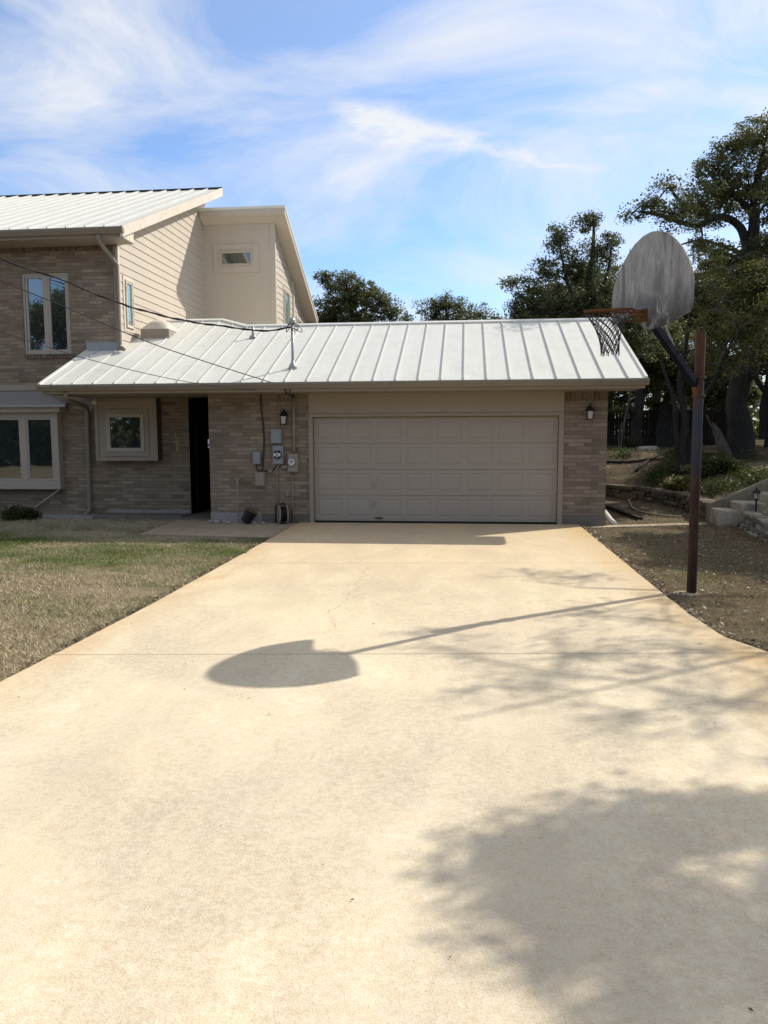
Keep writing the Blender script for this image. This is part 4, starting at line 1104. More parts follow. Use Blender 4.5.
course_wall('retaining_wall', [(16, -8.85), (9.4, -5.5), (8.33, -3.85), (8.15, -2.16), (8.42, -.02)], -.08, [.09, .085, .10, .10], M['limestone'], 'pale limestone retaining wall running toward the driveway from the steps', .26, 5, .15, .36)
t = empty('stone_steps', (8.3, .5, 0), 'concrete steps climbing the bank between the two stone walls', 'steps')
for i, (x0, x1, z) in enumerate(((8.02, 8.42, .27), (8.40, 8.88, .42), (8.86, 9.36, .60), (9.34, 9.9, .78))):
    g = MB(); ti = []
    rg = lambda: random.uniform(-.02, .02); yA = .30 if i == 0 else .12
    g.hexa([(x0 + rg(), yA + rg(), z - .42), (x1, yA + rg(), z - .42), (x1, .9, z - .42), (x0 + rg(), .9, z - .42), (x0 + .02 + rg(), yA + .02 + rg(), z + rg() * .4), (x1, yA + rg(), z + rg() * .4), (x1, .9, z), (x0 + .02 + rg(), .9, z)]); fit(g.build('step', M['limestone'], bevel=.03, tint=[.9] * 8), t)
g = MB()
g.prism([(8.02, -.05), (8.02, .36), (8.3, .44), (9.35, .93), (9.9, 1.08), (9.9, .3), (8.4, -.05)], .905, 1.08, lambda a, b, h: (a, h, b))
fit(g.build('cheek_wall', M['limestone'], bevel=.03, tint=[.25] * len(g.v)), t)
lx, ly = 8.62, -.02; lz = ground_z(lx, ly)
t = empty('path_light', (lx, ly, lz), 'small black path lantern on a stake beside the steps', 'path light')
g = MB(); g.tube([(lx, ly, lz - .05), (lx, ly, lz + .28)], .018, 8); fit(g.build('stake', M['iron']), t)
g = MB(); g.lathe([(.03, .28), (.05, .30), (.05, .31)], lx, ly, lz, 10); g.lathe([(.085, .42), (.06, .46), (.02, .50), (.006, .53)], lx, ly, lz, 10)
for a in range(4): g.tube([(lx + .048 * math.cos(a * 1.57), ly + .048 * math.sin(a * 1.57), lz + .30), (lx + .06 * math.cos(a * 1.57), ly + .06 * math.sin(a * 1.57), lz + .43)], .006, 5)
fit(g.build('cage', M['iron']), t)
g = MB(); g.lathe([(.042, .31), (.052, .42)], lx, ly, lz, 10); fit(g.build('glass', M['lampglass']), t)

# things lying in the side yard
g = MB(); beam(g, (6.42, 4.6, .02), (6.74, 1.15, .0), .045, .03); tag(g.build('timber_board', M['board_wood'], bevel=.006), 'dark timber board lying on leaf litter beside the garage', 'board')
g = MB(); g.tube(smooth_path([(7.9, 6.3, .0), (7.5, 5.9, .01), (7.3, 4.9, -.01), (7.10, 3.6, -.01), (7.12, 2.5, -.01), (7.4, 1.9, -.01), (7.7, 1.7, -.01)], 6), .022, 8)
tag(g.build('garden_hose', M['hose'], smooth=True), 'pale garden hose curving over the side yard soil', 'hose')
g = MB(); g.tube([(5.95, .9, .16), (6.0, .45, .03), (6.03, .28, -.01)], .055, 10); tag(g.build('drain_pipe', M['white_plastic'], smooth=True), 'short pale drain pipe at the right garage corner', 'pipe')
for i, (x, y, sx, lab) in enumerate(((9.6, 13.2, .35, 'flat white boulder lying on the bank behind the garage corner'), (9.05, 3.2, .14, 'small rock on the bank above the steps'))):
    g = MB(); ti = []; stone_mesh(g, ti, (x, y, ground_z(x, y) + sx * .12), sx, sx * .7, sx * .3, Euler((0, 0, .5)), .9, 3)
    tag(g.build('boulder', M['rock'], smooth=True, tint=ti), lab, 'boulder')
for i, (a, b, r, lab) in enumerate((((6.9, 9.4), (9.0, 8.7), .06, 'long dark fallen branch lying along the shaded bank'), ((8.0, 7.6), (9.4, 10.2), .045, 'thin fallen branch slanting up the shaded bank'))):
    g = MB(); pts = []
    for k in range(7):
        u = k / 6; x = a[0] + (b[0] - a[0]) * u; y = a[1] + (b[1] - a[1]) * u
        pts.append((x + .08 * noise.noise((k * 1.7, i, 0)), y, ground_z(x, y) + .05 + .05 * noise.noise((k * .9, i, 5))))
    g.tube(pts, [r * (1 - .09 * k) for k in range(7)], 7); tag(g.build('fallen_branch', M['bark_dark'], smooth=True), lab, 'branch')

# ------------------------------------------------------------------ leaves
def leaf_mesh(name, cen, size, tint, mat, parent=None, up=.3, aspect=.55, rng=RNG):
    n = len(cen)
    nr = rng.normal(size=(n, 3)); nr[:, 2] = np.abs(nr[:, 2]) + up; nr /= np.linalg.norm(nr, axis=1)[:, None]
    tt = rng.normal(size=(n, 3)); tt -= nr * np.sum(tt * nr, 1)[:, None]; tt /= np.linalg.norm(tt, axis=1)[:, None]
    bb = np.cross(nr, tt)
    L = size[:, None] * .5; W = L * aspect
    v = np.stack([cen - tt * L, cen + bb * W + nr * L * .15, cen + tt * L, cen - bb * W + nr * L * .15], 1).reshape(-1, 3)
    me = bpy.data.meshes.new(name)
    me.vertices.add(4 * n); me.vertices.foreach_set('co', v.astype(np.float32).ravel())
    me.loops.add(4 * n); me.loops.foreach_set('vertex_index', np.arange(4 * n, dtype=np.int32))
    me.polygons.add(n); me.polygons.foreach_set('loop_start', np.arange(0, 4 * n, 4, dtype=np.int32))
    me.update(calc_edges=True)
    a = me.attributes.new('tint', 'FLOAT', 'POINT'); a.data.foreach_set('value', np.repeat(np.clip(tint, 0, 1), 4).astype(np.float32))
    me.materials.append(mat)
    o = bpy.data.objects.new(name, me); COL.objects.link(o)
    if parent is not None: o.parent = parent
    return o

def tree(name, label, cat, trunks, lobes, mat_l, mat_b, lsize=.075, per=70, dens=1.0, clr=.30, seed=1, group=None, twigs=True, bare=0.0, lcap=1.0):
    rng = np.random.default_rng(seed); random.seed(seed)
    base = Vector(trunks[0][0][:3])
    T = empty(name, base, label, cat, group)
    g = MB(); nodes = []
    for tr in trunks:
        pts = smooth_path([p[:3] for p in tr], 5); rr = []
        for i in range(len(tr) - 1):
            for k in range(5): rr.append(tr[i][3] + (tr[i + 1][3] - tr[i][3]) * k / 5)
        rr.append(tr[-1][3])
        pts = [p + Vector((noise.noise(p * 1.3), noise.noise(p * 1.3 + Vector((7, 0, 0))), 0)) * min(.08, rr[i]) for i, p in enumerate(pts)]
        k0 = len(g.v); big_ = max(rr) > .2; rr = [q * (.88 if big_ else 1) for q in rr]
        if big_:
            P2, R2 = [], []
            for i in range(len(pts) - 1):
                for k in range(3): P2.append(pts[i].lerp(pts[i + 1], k / 3)); R2.append(rr[i] + (rr[i + 1] - rr[i]) * k / 3)
            P2.append(pts[-1]); R2.append(rr[-1])
            g.tube(P2, R2, 22)
            for q in range(k0, len(g.v)):
                v = Vector(g.v[q]); rq = R2[min(len(R2) - 1, (q - k0) // 22)]
                o = noise.noise_vector(v * Vector((2.2, 2.2, 1.1))) * .22 * rq + noise.noise_vector(Vector((v.x * 9, v.y * 9, v.z * 2.2))) * .11 * rq
                g.v[q] = tuple(v + Vector((o.x, o.y, o.z * .3)))
        else: g.tube(pts, rr, 10)
        nodes += list(zip(pts, rr))
    cc, ct = [], []
    for (x, y, z, r) in lobes:
        c = np.array([x, y, z]); cv = Vector((x, y, z))
        nc = max(5, int(dens * 23 * (r / .6) ** 2))
        dirs = rng.normal(size=(nc, 3)); dirs /= np.linalg.norm(dirs, axis=1)[:, None]
        rad = r * rng.random(nc) ** .42
        cl = c + dirs * rad[:, None] * np.array([1, 1, .8])
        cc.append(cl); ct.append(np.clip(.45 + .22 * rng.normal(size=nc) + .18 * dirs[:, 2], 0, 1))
        # limb from the nearest trunk point below to the lobe
        best = min(nodes, key=lambda q: (q[0] - cv).length + max(0, q[0].z - z) * 1.5)
        p = best[0]; d = cv - p
        if d.length > .2:
            mid = p + d * .5 + Vector((random.uniform(-.12, .12), random.uniform(-.12, .12), .12)) * d.length
            r0 = min(best[1] * .6, .02 + .022 * d.length, lcap)
            g.tube(smooth_path([p, mid, cv], 4), [r0 + (.012 - r0) * k / 8 for k in range(9)], 6)
        if twigs:
            for q in cl[:: 2]:
                q = Vector(q); m2 = (cv + q) * .5 + Vector((random.uniform(-.1, .1), random.uniform(-.1, .1), random.uniform(-.05, .1))) * r
                g.tube([cv, m2, q + (q - cv) * .15], [.012 + .01 * r, .008 + .004 * r, .003], 4, caps=False)
    fit(g.build('trunk', mat_b, smooth=True, recalc=False), T)
    cc = np.concatenate(cc); ct = np.concatenate(ct)
    if bare: 
        keep = rng.random(len(cc)) > bare; cc, ct = cc[keep], ct[keep]
    per = int(per * 1.25); lsize *= .85; n = len(cc) * per
    idx = np.repeat(np.arange(len(cc)), per)
    sc = clr * (.6 + .8 * rng.random(len(cc)))
    dv = rng.normal(size=(n, 3)); dv /= np.linalg.norm(dv, axis=1)[:, None]
    pos = cc[idx] + dv * (rng.random(n) ** .5 * sc[idx] * .95)[:, None] * np.array([1, 1, .62])
    sz = lsize * (.6 + .8 * rng.random(n))
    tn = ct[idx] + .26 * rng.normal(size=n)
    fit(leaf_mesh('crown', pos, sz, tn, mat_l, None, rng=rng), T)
    return T
def copy_tree(T, loc, rz, sc, label=None, group=None, cat=None):
    r = T.copy(); COL.objects.link(r); r.location = loc; r.rotation_euler = (0, 0, rz); r.scale = (sc, sc, sc)
    if label: r['label'] = label
    if group: r['group'] = group
    for ch in T.children:
        c = ch.copy(); COL.objects.link(c); c.parent = r
    return r

T1 = [(7.26, 5.5, 7.36, .33), (7.7, 5.5, 7.57, .43), (8.13, 5.5, 7.97, .36), (8.4, 5.5, 7.3, .56), (9.21, 6.5, 7.8, .74), (9.94, 7.5, 8.99, .77), (10.37, 7.5, 9.5, .66), (11.36, 8.5, 10.09, .8), (11.68, 7.5, 9.45, .95), (10.33, 8.5, 8.47, .98), (11.15, 8.5, 8.72, 1.03), (11.49, 6.5, 7.85, 1.05), (11.32, 9.5, 6.09, .67), (11.83, 8.5, 5.62, .81), (12.13, 9.5, 7.25, .75), (12.95, 7.5, 7.3, 1.23), (9.81, 8.5, 7.37, .29), (10.56, 9.5, 6.85, .55), (11.21, 7.5, 10.12, .38), (13.2, 9, 9.0, 1.1), (13.6, 7, 5.6, .9), (10.8, 7.2, 4.7, .6), (10.5, 7, 5.5, .75), (11.4, 7.2, 5.7, .8), (11.9, 7, 4.6, .7), (10.3, 7.2, 6.4, .55), (11.1, 7, 6.7, .65), (11.9, 7, 3.6, .45), (11.55, 6.8, 3.3, .28), (9.6, 7.6, 6.9, .4), (9.7, 6.6, 6.5, .5), (12.2, 7, 6.1, .8), (10.6, 6.6, 6.1, .5)]
T1t = [[(11.11, 8.2, .95, .60), (11.1, 8.2, 1.28, .44), (11.05, 8.2, 1.87, .37), (10.91, 8.2, 2.59, .34), (10.99, 8.2, 3.25, .33), (11.25, 8.2, 3.82, .33), (11.33, 8.2, 5.01, .28), (11.21, 8.2, 6.7, .22), (11.22, 8.2, 8.35, .15), (11.4, 8.2, 9.71, .07)],
       [(11.23, 8.2, 6.28, .15), (10.97, 8.2, 7.26, .13), (10.62, 8.2, 7.77, .11), (9.97, 7.7, 7.79, .09), (9.3, 7.2, 7.44, .07), (8.12, 6.2, 7.5, .05), (7.5, 5.7, 7.46, .03)],
       [(11.24, 8.2, 6.56, .09), (10.86, 8.7, 7.1, .07), (10.44, 8.7, 7.25, .055), (9.87, 8.7, 7.41, .04), (9.31, 8.7, 7.29, .02)],
       [(11.25, 8.2, 3.82, .2), (11.64, 8.2, 4.3, .2), (12.3, 8.2, 5.0, .16), (13.3, 8.2, 6.64, .1)],
       [(11.21, 8.2, 7.94, .1), (10.64, 8.2, 8.51, .08), (10.08, 8.2, 8.94, .06), (9.79, 8.2, 9.36, .03)],
       [(11.23, 8.2, 8.22, .1), (11.71, 8.2, 8.88, .08), (11.94, 8.2, 9.68, .04)],
       [(9.97, 7.7, 7.79, .07), (9.15, 7.2, 7.87, .06), (8.61, 6.7, 8.14, .04), (8.3, 6.2, 8.33, .015)]]
tree('oak_tree', 'large dark oak with thick leaning trunk and arching limb behind the backboard', 'tree', T1t, T1, M['leaf_oak'], M['bark_dark'], .085, 60, 1.0, .30, 11)
T2 = [(4.79, 13, 7.15, .43), (5.32, 13, 6.51, .71), (5.83, 13, 7.37, .71), (6.33, 13, 8.56, .6), (7.18, 13, 9.04, .45), (7.52, 13, 9.37, .3), (6.87, 13, 7.69, .85), (7.71, 13, 8.18, .6), (8.12, 13, 8.5, .36), (6.38, 13, 6.14, 1.06), (7.75, 13, 6.63, .95), (8.62, 13, 6.1, .84), (4.98, 13, 6.1, .57), (7.09, 13, 5.26, 1.06), (8.13, 13, 5.24, 1.06), (9.16, 13, 5.05, 1.06)]
T2t = [[(7.88, 13, .9, .26), (7.66, 13, 2.97, .2), (7.36, 13, 5.43, .17), (7.39, 13, 7.16, .12), (7.47, 13, 8.52, .07), (7.48, 13, 9.47, .02)],
       [(7.43, 13, 5.43, .1), (6.71, 13, 6.83, .07), (6.34, 13, 8.21, .03)], [(7.44, 13, 5.08, .1), (6.03, 13, 5.98, .07), (4.97, 13, 6.7, .04)], [(7.42, 13, 6.12, .1), (7.97, 13, 7.31, .06), (8.11, 13, 8.67, .02)],
       [(7.9, 13, 5.2, .06), (8.5, 13, 7.0, .04), (8.75, 13, 8.2, .01)]]
tree('juniper_tree', 'tall juniper rising above the right end of the garage roof', 'tree', T2t, T2, M['leaf_cedar'], M['bark_dark'], .10, 55, 1.05, .32, 12)
T3 = [(9.11, 5.5, 6.04, .51), (9.62, 5.5, 5.53, .66), (9.07, 5.5, 5.17, .56), (9.41, 5.5, 4.54, .67), (10.03, 5.5, 4.4, .66), (10.62, 5.5, 4.89, .71), (9.35, 6.5, 4.01, .54), (10.14, 6.5, 3.74, .65), (10.54, 5.5, 3.89, .66), (8.75, 5.5, 5.68, .31), (10.21, 5.5, 5.89, .51)]
T6t = [[(8.99, 6.5, .6, .17), (8.94, 6.5, 1.46, .12), (8.99, 6.5, 2.27, .09), (8.85, 6.5, 3.22, .08), (8.9, 6.2, 4.29, .05), (9.0, 5.9, 5.35, .03)],
       [(9.1, 6.5, .6, .13), (9.17, 6.5, 1.59, .09), (9.33, 6.5, 2.41, .08), (9.69, 6.3, 3.21, .06), (9.99, 6, 4.14, .04)],
       [(9.04, 6.5, .6, .12), (8.8, 6.5, 1.6, .08), (8.71, 6.5, 2.68, .06), (8.31, 6.5, 3.76, .03)]]
TS = tree('small_oak', 'multi-stemmed small tree with yellow-green leaves close behind the hoop pole', 'tree', T6t, T3, M['leaf_yellow'], M['bark_dark'], .075, 42, .8, .30, 13)
random.seed(77); g = MB()
for k in range(70):
    c = random.choice(T3); p = Vector(c[:3]) + Vector((random.uniform(-.4, .4), -.25 - .4 * random.random(), random.uniform(-.5, .3)))
    d = Vector((random.uniform(-1, 1), random.uniform(-.6, .2), random.uniform(-.75, .15))).normalized() * random.uniform(.35, .9)
    m = p + d * .5 + Vector((0, 0, .10)); q = p + d - Vector((0, 0, .08))
    g.tube(smooth_path([p, m, q], 3), [.011, .010, .009, .008, .006, .004, .003], 4, caps=False)
    e = m + Vector((random.uniform(-.3, .3), -.05, random.uniform(-.3, .1))); g.tube([m, (m + e) * .5 + Vector((0, 0, .03)), e], [.007, .005, .002], 4, caps=False)
fit(g.build('twigs', M['bark_grey'], recalc=False), TS)
T4a = [(-3.68, 22, 9.16, .5), (-2.72, 22, 8.67, 1.0), (-3.21, 22, 7.74, 1.06), (-1.75, 22, 8.41, .95), (-.79, 22, 7.93, .76), (-2, 22, 7.25, 1.25), (-.46, 22, 7.31, .48), (-3.7, 22, 7.28, .72), (-2.4, 22, 5.8, 1.6)]
tree('oak_tree', 'dark round-topped oak showing over the ridge beside the tall wing', 'tree', [[(-2.2, 22, 1.2, .3), (-2.1, 22, 4, .25), (-2.3, 22, 7, .15), (-2.6, 22, 8.8, .04)]], T4a, M['leaf_oak'], M['bark_dark'], .12, 55, 1.0, .36, 14)
T4b = [(1.18, 26, 8.38, .75), (1.96, 26, 8.77, .6), (2.75, 26, 8.35, .75), (3.79, 26, 8.02, .65), (4.57, 26, 7.8, .42), (1.97, 26, 7.64, 1.26), (3.4, 26, 7.2, 1.1), (.9, 26, 7.3, .7), (2.2, 26, 6.2, 1.5)]
tree('oak_tree', 'low airy oak crown peeking over the middle of the garage ridge', 'tree', [[(2.2, 26, 1.2, .3), (2.3, 26, 4, .22), (2.1, 26, 7, .13), (2, 26, 8.8, .04)]], T4b, M['leaf_oak'], M['bark_dark'], .12, 40, .85, .40, 15)
tree('juniper_tree', 'tiny dark juniper tip between the two crowns over the ridge', 'tree', [[(-.04, 26, 1.2, .15), (-.02, 26, 5, .1), (0.0, 26, 8.2, .02)]], [(-.04, 26, 7.9, .3), (-.04, 26, 7.3, .55), (0, 26, 6.4, .9)], M['leaf_cedar'], M['bark_dark'], .12, 50, 1.2, .3, 16)
T5 = [(9.27, 16, 4.25, 1.02), (10.4, 16, 4.62, 1.17), (9.88, 16, 3.3, .6), (11.33, 16, 4.99, 1.09), (10.55, 16, 5.77, .93), (11.75, 16, 3.64, .93), (8.92, 16, 3.29, .5), (12.16, 16, 3.2, .6), (12.88, 16, 3.44, .93), (8.4, 15, 5.6, .9), (9.0, 15, 2.6, .4), (10.3, 15.5, 3.6, .5), (11.5, 15.5, 2.9, .45), (9.9, 15, 4.6, .8)]
tree('oak_tree', 'shady oak with two trunks behind the right garage corner', 'tree', [[(9.57, 15, .85, .3), (9.58, 15, 1.91, .22), (9.66, 15, 3.04, .2), (9.52, 15.5, 4.17, .15), (9.4, 16, 5, .06)], [(10.9, 16.5, .9, .36), (11.0, 16.5, 2.11, .3), (11.1, 16.5, 3.11, .26), (11.0, 16.3, 4.6, .15), (10.8, 16, 5.6, .06)]], T5, M['leaf_oak'], M['bark_dark'], .095, 55, 1.0, .34, 17)
# broken stump and bare leaning sapling
g = MB(); g.tube(smooth_path([(10.72, 8.0, .85), (10.5, 8.0, 1.4), (10.34, 8.0, 1.81), (10.19, 8.0, 2.04)], 5), [.23 - .012 * i for i in range(16)], 10); g.tube(smooth_path([(10.4, 8, 1.65), (10.2, 7.95, 1.9), (10.0, 7.9, 2.3)], 3), .03, 6)
tag(g.build('tree_stump', M['bark_grey'], smooth=True), 'broken leaning stump beside the big oak trunk', 'stump')
g = MB(); g.tube(smooth_path([(8.77, 14, .85), (8.86, 14, 1.9), (9.02, 14, 2.82), (9.14, 14, 3.73)], 4), .04, 8); g.tube(smooth_path([(8.77, 14, .9), (8.72, 14, 1.6), (8.82, 14, 2.2)], 4), .022, 6)
tag(g.build('bare_sapling', M['bark_grey'], smooth=True), 'thin pale bare sapling leaning beyond the garage corner', 'sapling')

# trees outside the right edge whose shadows fall over the driveway
S1l = []
random.seed(21)
def shadow_lobe(gx, gy, r, h): return (gx + .986 * h, gy + .737 * h - .02, h, r * .86)
for gx, gy, r, h in [(3.55, -12.15, .42, 5.6), (3.95, -12.05, .5, 6.0), (4.4, -11.95, .45, 5.5), (4.9, -12.0, .55, 6.2), (3.75, -12.65, .4, 5.4), (4.2, -12.65, .5, 6.2), (4.8, -12.75, .55, 5.8), (3.7, -13.1, .3, 5.6), (4.2, -13.35, .42, 6.0), (4.9, -13.5, .55, 5.6), (5.6, -12.3, .6, 6.4), (5.7, -13.2, .6, 6.0), (6.4, -12.6, .7, 6.6), (6.3, -13.7, .6, 6.2), (3.3, -12.25, .2, 5.6), (3.4, -12.72, .18, 5.5), (5.2, -14.2, .5, 5.8), (6.0, -12.1, .4, 6.5), (4.5, -14.0, .35, 5.6)]:
    S1l.append(shadow_lobe(gx, gy, r, h))
b0 = (11.6, -8.7)
tree('oak_tree', 'broad oak beyond the frame shading the near driveway', 'tree', [[(b0[0], b0[1], -.1, .3), (11.5, -8.6, 2, .24), (11.2, -8.5, 4, .18), (11, -8.5, 6, .08)]], S1l, M['leaf_oak'], M['bark_dark'], .10, 70, 1.0, .32, 22)
S2l = []
random.seed(5)
for gx, gy, r, h in [(3.9, -9.2, .9, 7), (4.8, -10.2, .9, 7.5), (4.9, -8.9, .8, 6.4), (5.7, -9.8, .9, 7.2), (4.1, -10.5, .6, 7.6), (6.2, -8.6, 1, 6.6), (5.4, -10.9, .7, 7.8), (4.4, -7.6, .7, 6.2), (3.3, -10.0, .5, 7.6), (2.9, -9.0, .4, 7.2), (3.6, -9.9, .5, 7.4), (5.0, -7.9, .6, 6.6), (4.9, -11.2, .6, 7.8), (2.6, -8.6, .3, 7.4), (4.6, -5.6, .6, 6.8), (3.9, -5.5, .5, 7.2), (5.5, -6.8, .7, 6.6)]:
    S2l.append(shadow_lobe(gx, gy, r, h))
tree('bare_tree', 'half-bare tree beyond the frame casting thin branch shadows', 'tree', [[(13.6, -3.2, .5, .24), (13.3, -3.3, 2.5, .17), (12.9, -3.6, 4.3, .08), (12.3, -4.0, 5.6, .045), (11.6, -4.4, 7, .03), (10.9, -4.8, 8, .015)], [(12.9, -3.5, 4.2, .07), (12.0, -2.6, 5.4, .04), (10.9, -1.5, 6.6, .02)], [(12.9, -3.6, 4.3, .06), (12.6, -4.8, 5.6, .04), (11.9, -5.8, 7.2, .02)]], S2l, M['leaf_oak'], M['bark_dark'], .075, 11, 1.1, .24, 23, lcap=.022)

# background oaks
random.seed(31)
gl = []
for i in range(16):
    a = i * 2.4; rr = 2.6 * math.sqrt((i + .5) / 16); gl.append((rr * math.cos(a), rr * math.sin(a), 4.6 + 1.9 * math.cos(rr / 2.6 * 1.4) + random.uniform(-.5, .5), random.uniform(.8, 1.25)))
gl += [(0, 0, 6.9, 1.0), (.6, .8, 3.4, .9), (-1.4, -.6, 3.2, .8)]
proto = tree('oak_tree', 'dark live oak standing in the wood beyond the bank', 'tree', [[(0, 0, -.2, .3), (.1, 0, 1.5, .24), (-.1, .1, 3, .2), (.1, 0, 5, .1), (0, 0, 6.8, .04)], [(0, .05, 2.2, .14), (1.0, .3, 3.6, .1), (1.6, .4, 4.6, .05)]], gl, M['leaf_oak'], M['bark_dark'], .14, 46, .55, .42, 32, 'oaks in the wood beyond the bank')
spots = [(8.3, 17.6, .4, .5), (10.3, 18.4, 1.9, .55), (12.6, 17.4, 3.3, .55), (14.6, 15.6, 5.1, .6), (13.3, 1.0, 2.6, .8), (18.5, 13.5, 1.7, 1.0), (16.0, 11.8, 3.9, .9), (14.7, 2.4, .9, .85), (17.5, 17, .3, 1.0), (14.6, 21, 1.2, 1.1), (10.5, 26, 2.2, 1.0), (19, 26, 3.4, 1.25), (6.5, 31, .8, 1.0), (25, 22, 4.1, 1.1), (14.5, 33, 5.0, 1.3), (22, 36, 2.8, 1.3), (30, 33, 1.9, 1.3), (8.5, 40, .2, 1.25), (18, 11, 5.4, .95), (21, 4, 3.0, 1.1)]
for i, (x, y, rz_, sc) in enumerate(spots):
    if i == 0: proto.location = (x, y, ground_z(x, y)); proto.rotation_euler = (0, 0, rz_)
    else: copy_tree(proto, (x, y, ground_z(x, y)), rz_, sc)
for x, y, rz_, sc in [(-24, -12, 1, 1.3), (-17, -24, 2, 1.5), (-9, -33, 3, 1.5), (-27, -26, .5, 1.6), (2, -38, 4, 1.6), (13, -36, 5, 1.5), (-14, -40, 2.4, 1.7)]:
    copy_tree(proto, (x, y, ground_z(x, y)), rz_, sc, 'dark live oak across the road facing the house', 'oaks across the road')

# far woods as one mass
rng = np.random.default_rng(40); n = 52000
ang = rng.uniform(R(-70), R(75), n); rad = rng.uniform(52, 80, n)
hm = 7.6 + 1.6 * np.sin(ang * 9) + 1.0 * np.sin(ang * 23 + 1) + .8 * np.sin(ang * 51)
pos = np.stack([rad * np.sin(ang), rad * np.cos(ang) - 8, .4 + hm * rng.random(n) ** .8], 1)
tag(leaf_mesh('far_woods', pos, rng.uniform(.35, .8, n), .35 + .25 * rng.normal(size=n) * .8, M['leaf_oak'], rng=rng, aspect=.8), 'distant wood behind the house and the fence', 'woods', None, 'stuff')

rng = np.random.default_rng(41); n = 26000
ang = rng.uniform(R(120), R(255), n); rad = rng.uniform(30, 48, n)
pos = np.stack([rad * np.sin(ang), -6 + rad * np.cos(ang), .1 + (4.2 + 2.2 * np.sin(ang * 11) + 1.2 * np.sin(ang * 31)) * rng.random(n) ** .9], 1)
tag(leaf_mesh('woods_across_road', pos, rng.uniform(.4, .9, n), .3 + .25 * rng.normal(size=n), M['leaf_oak'], rng=rng, aspect=.8), 'wood across the road that the windows reflect', 'woods', None, 'stuff')
# fence and shed far behind
t = empty('wooden_fence', (10.7, 20, 1.1), 'dark weathered picket fence in the shade behind the garage corner', 'fence')
fy = 20.2; g = MB(); x = 6.4; random.seed(9)
while x < 14.4:
    zb = ground_z(x, fy) - .05; g.box(x, x + .135, fy - .012, fy + .012, zb, zb + 1.62 + random.uniform(-.03, .03)); x += .145
fit(g.build('pickets', M['board_wood']), t)
g = MB()
for zz in (1.35, 2.35): g.box(6.4, 14.4, fy + .014, fy + .06, zz, zz + .09)
fit(g.build('rail', M['board_wood']), t)
for k in range(5):
    x = 6.5 + k * 1.95; g = MB(); g.box(x, x + .1, fy + .062, fy + .16, .9, 2.75); fit(g.build('post', M['board_wood']), t)
sx, sy = 19.6, 41.5; sz = ground_z(sx, sy)
t = empty('shed', (sx, sy, sz), 'small white shed far off between the trunks', 'shed')
g = MB(); g.box(sx - 1.1, sx + 1.3, sy, sy + 2, sz - .2, sz + 1.9); fit(g.build('walls', M['white_plastic']), t)
g = MB(); g.prism([(sx - 1.3, sz + 1.85), (sx + 1.5, sz + 1.85), (sx + .1, sz + 2.6)], sy - .2, sy + 2.2, lambda a, b, h: (a, h, b)); fit(g.build('roof', M['galv']), t)
g = MB(); g.box(sx - .4, sx + .4, sy - .03, sy - .001, sz - .1, sz + 1.6); fit(g.build('door', M['beigebox']), t)

# ------------------------------------------------------------------ understory, shrub, yucca
def scatter_clumps(centers, per, spread, hgt, rng):
    idx = np.repeat(np.arange(len(centers)), per); c = np.array(centers)
    p = c[idx] + rng.normal(size=(len(idx), 3)) * np.array([spread, spread, 0]); p[:, 2] += rng.random(len(idx)) * hgt
    return p, idx
rng = np.random.default_rng(50); cs = []; random.seed(51)
while len(cs) < 120:
    x, y = random.uniform(7.2, 12.5), random.uniform(1.5, 13); d = wall_dist(x, y)
    if d < .35 or d > 3.6: continue
    if noise.noise((x * .9, y * .6, 2)) < .08: continue
    if x > 9.8 and y < 5.5: continue
    cs.append((x, y, ground_z(x, y)))
p, idx = scatter_clumps(cs, 70, .16, .28, rng)
tnt = .35 + .5 * rng.random(len(cs)); tnt = tnt[idx] + .15 * rng.normal(size=len(idx))
tag(leaf_mesh('undergrowth', p, .05 + .05 * rng.random(len(p)), tnt, M['leaf_ground'], rng=rng), 'leafy green undergrowth on the shaded bank above the stone wall', 'undergrowth', None, 'stuff')
def bush(x, y, r, h, n, mat, label, name='shrub', lsz=.06, seed=1):
    rng = np.random.default_rng(seed); z = ground_z(x, y)
    T = empty(name, (x, y, z), label, 'shrub'); g = MB()
    for k in range(9):
        a = rng.uniform(0, 6.28); g.tube([(x, y, z - .03), (x + math.cos(a) * r * .5, y + math.sin(a) * r * .5, z + h * .55), (x + math.cos(a) * r * .85, y + math.sin(a) * r * .85, z + h * .85)], [.012, .008, .003], 5)
    fit(g.build('stems', M['bark_dark']), T)
    d = rng.normal(size=(60, 3)); d /= np.linalg.norm(d, axis=1)[:, None]; d[:, 2] = np.abs(d[:, 2])
    cl = d * (rng.random(60) ** .4)[:, None] * np.array([r, r, h]) * .9 + np.array([x, y, z + .02])
    idx = np.repeat(np.arange(60), n // 60); p = cl[idx] + rng.normal(size=(len(idx), 3)) * np.array([r, r, h]) * .13
    t = (.3 + .5 * rng.random(60))[idx] + .12 * rng.normal(size=len(idx))
    fit(leaf_mesh('foliage', p, lsz * (.6 + .7 * rng.random(len(idx))), t, mat, rng=rng), T)
bush(-6.68, .52, .42, .30, 3000, M['leaf_ground'], 'low green shrub growing under the bay window', seed=61)
bush(-7.5, .6, .3, .55, 1800, M['leaf_oak'], 'taller dark shrub at the left edge beneath the bay window', seed=64)
bush(9.55, 5.2, .85, .42, 6000, M['leaf_ground'], 'rounded green bush on the bank right of the hoop pole', lsz=.08, seed=62)
bush(8.6, 4.9, .6, .26, 3600, M['leaf_yellow'], 'pale yellow-green bush above the stone wall left of the pole', lsz=.075, seed=63)
yx, yy_ = 9.15, 14.2; yz = ground_z(yx, yy_)
t = empty('yucca', (yx, yy_, yz), 'spiky yucca clump on the bank beyond the garage corner', 'plant')
g = MB(); random.seed(70)
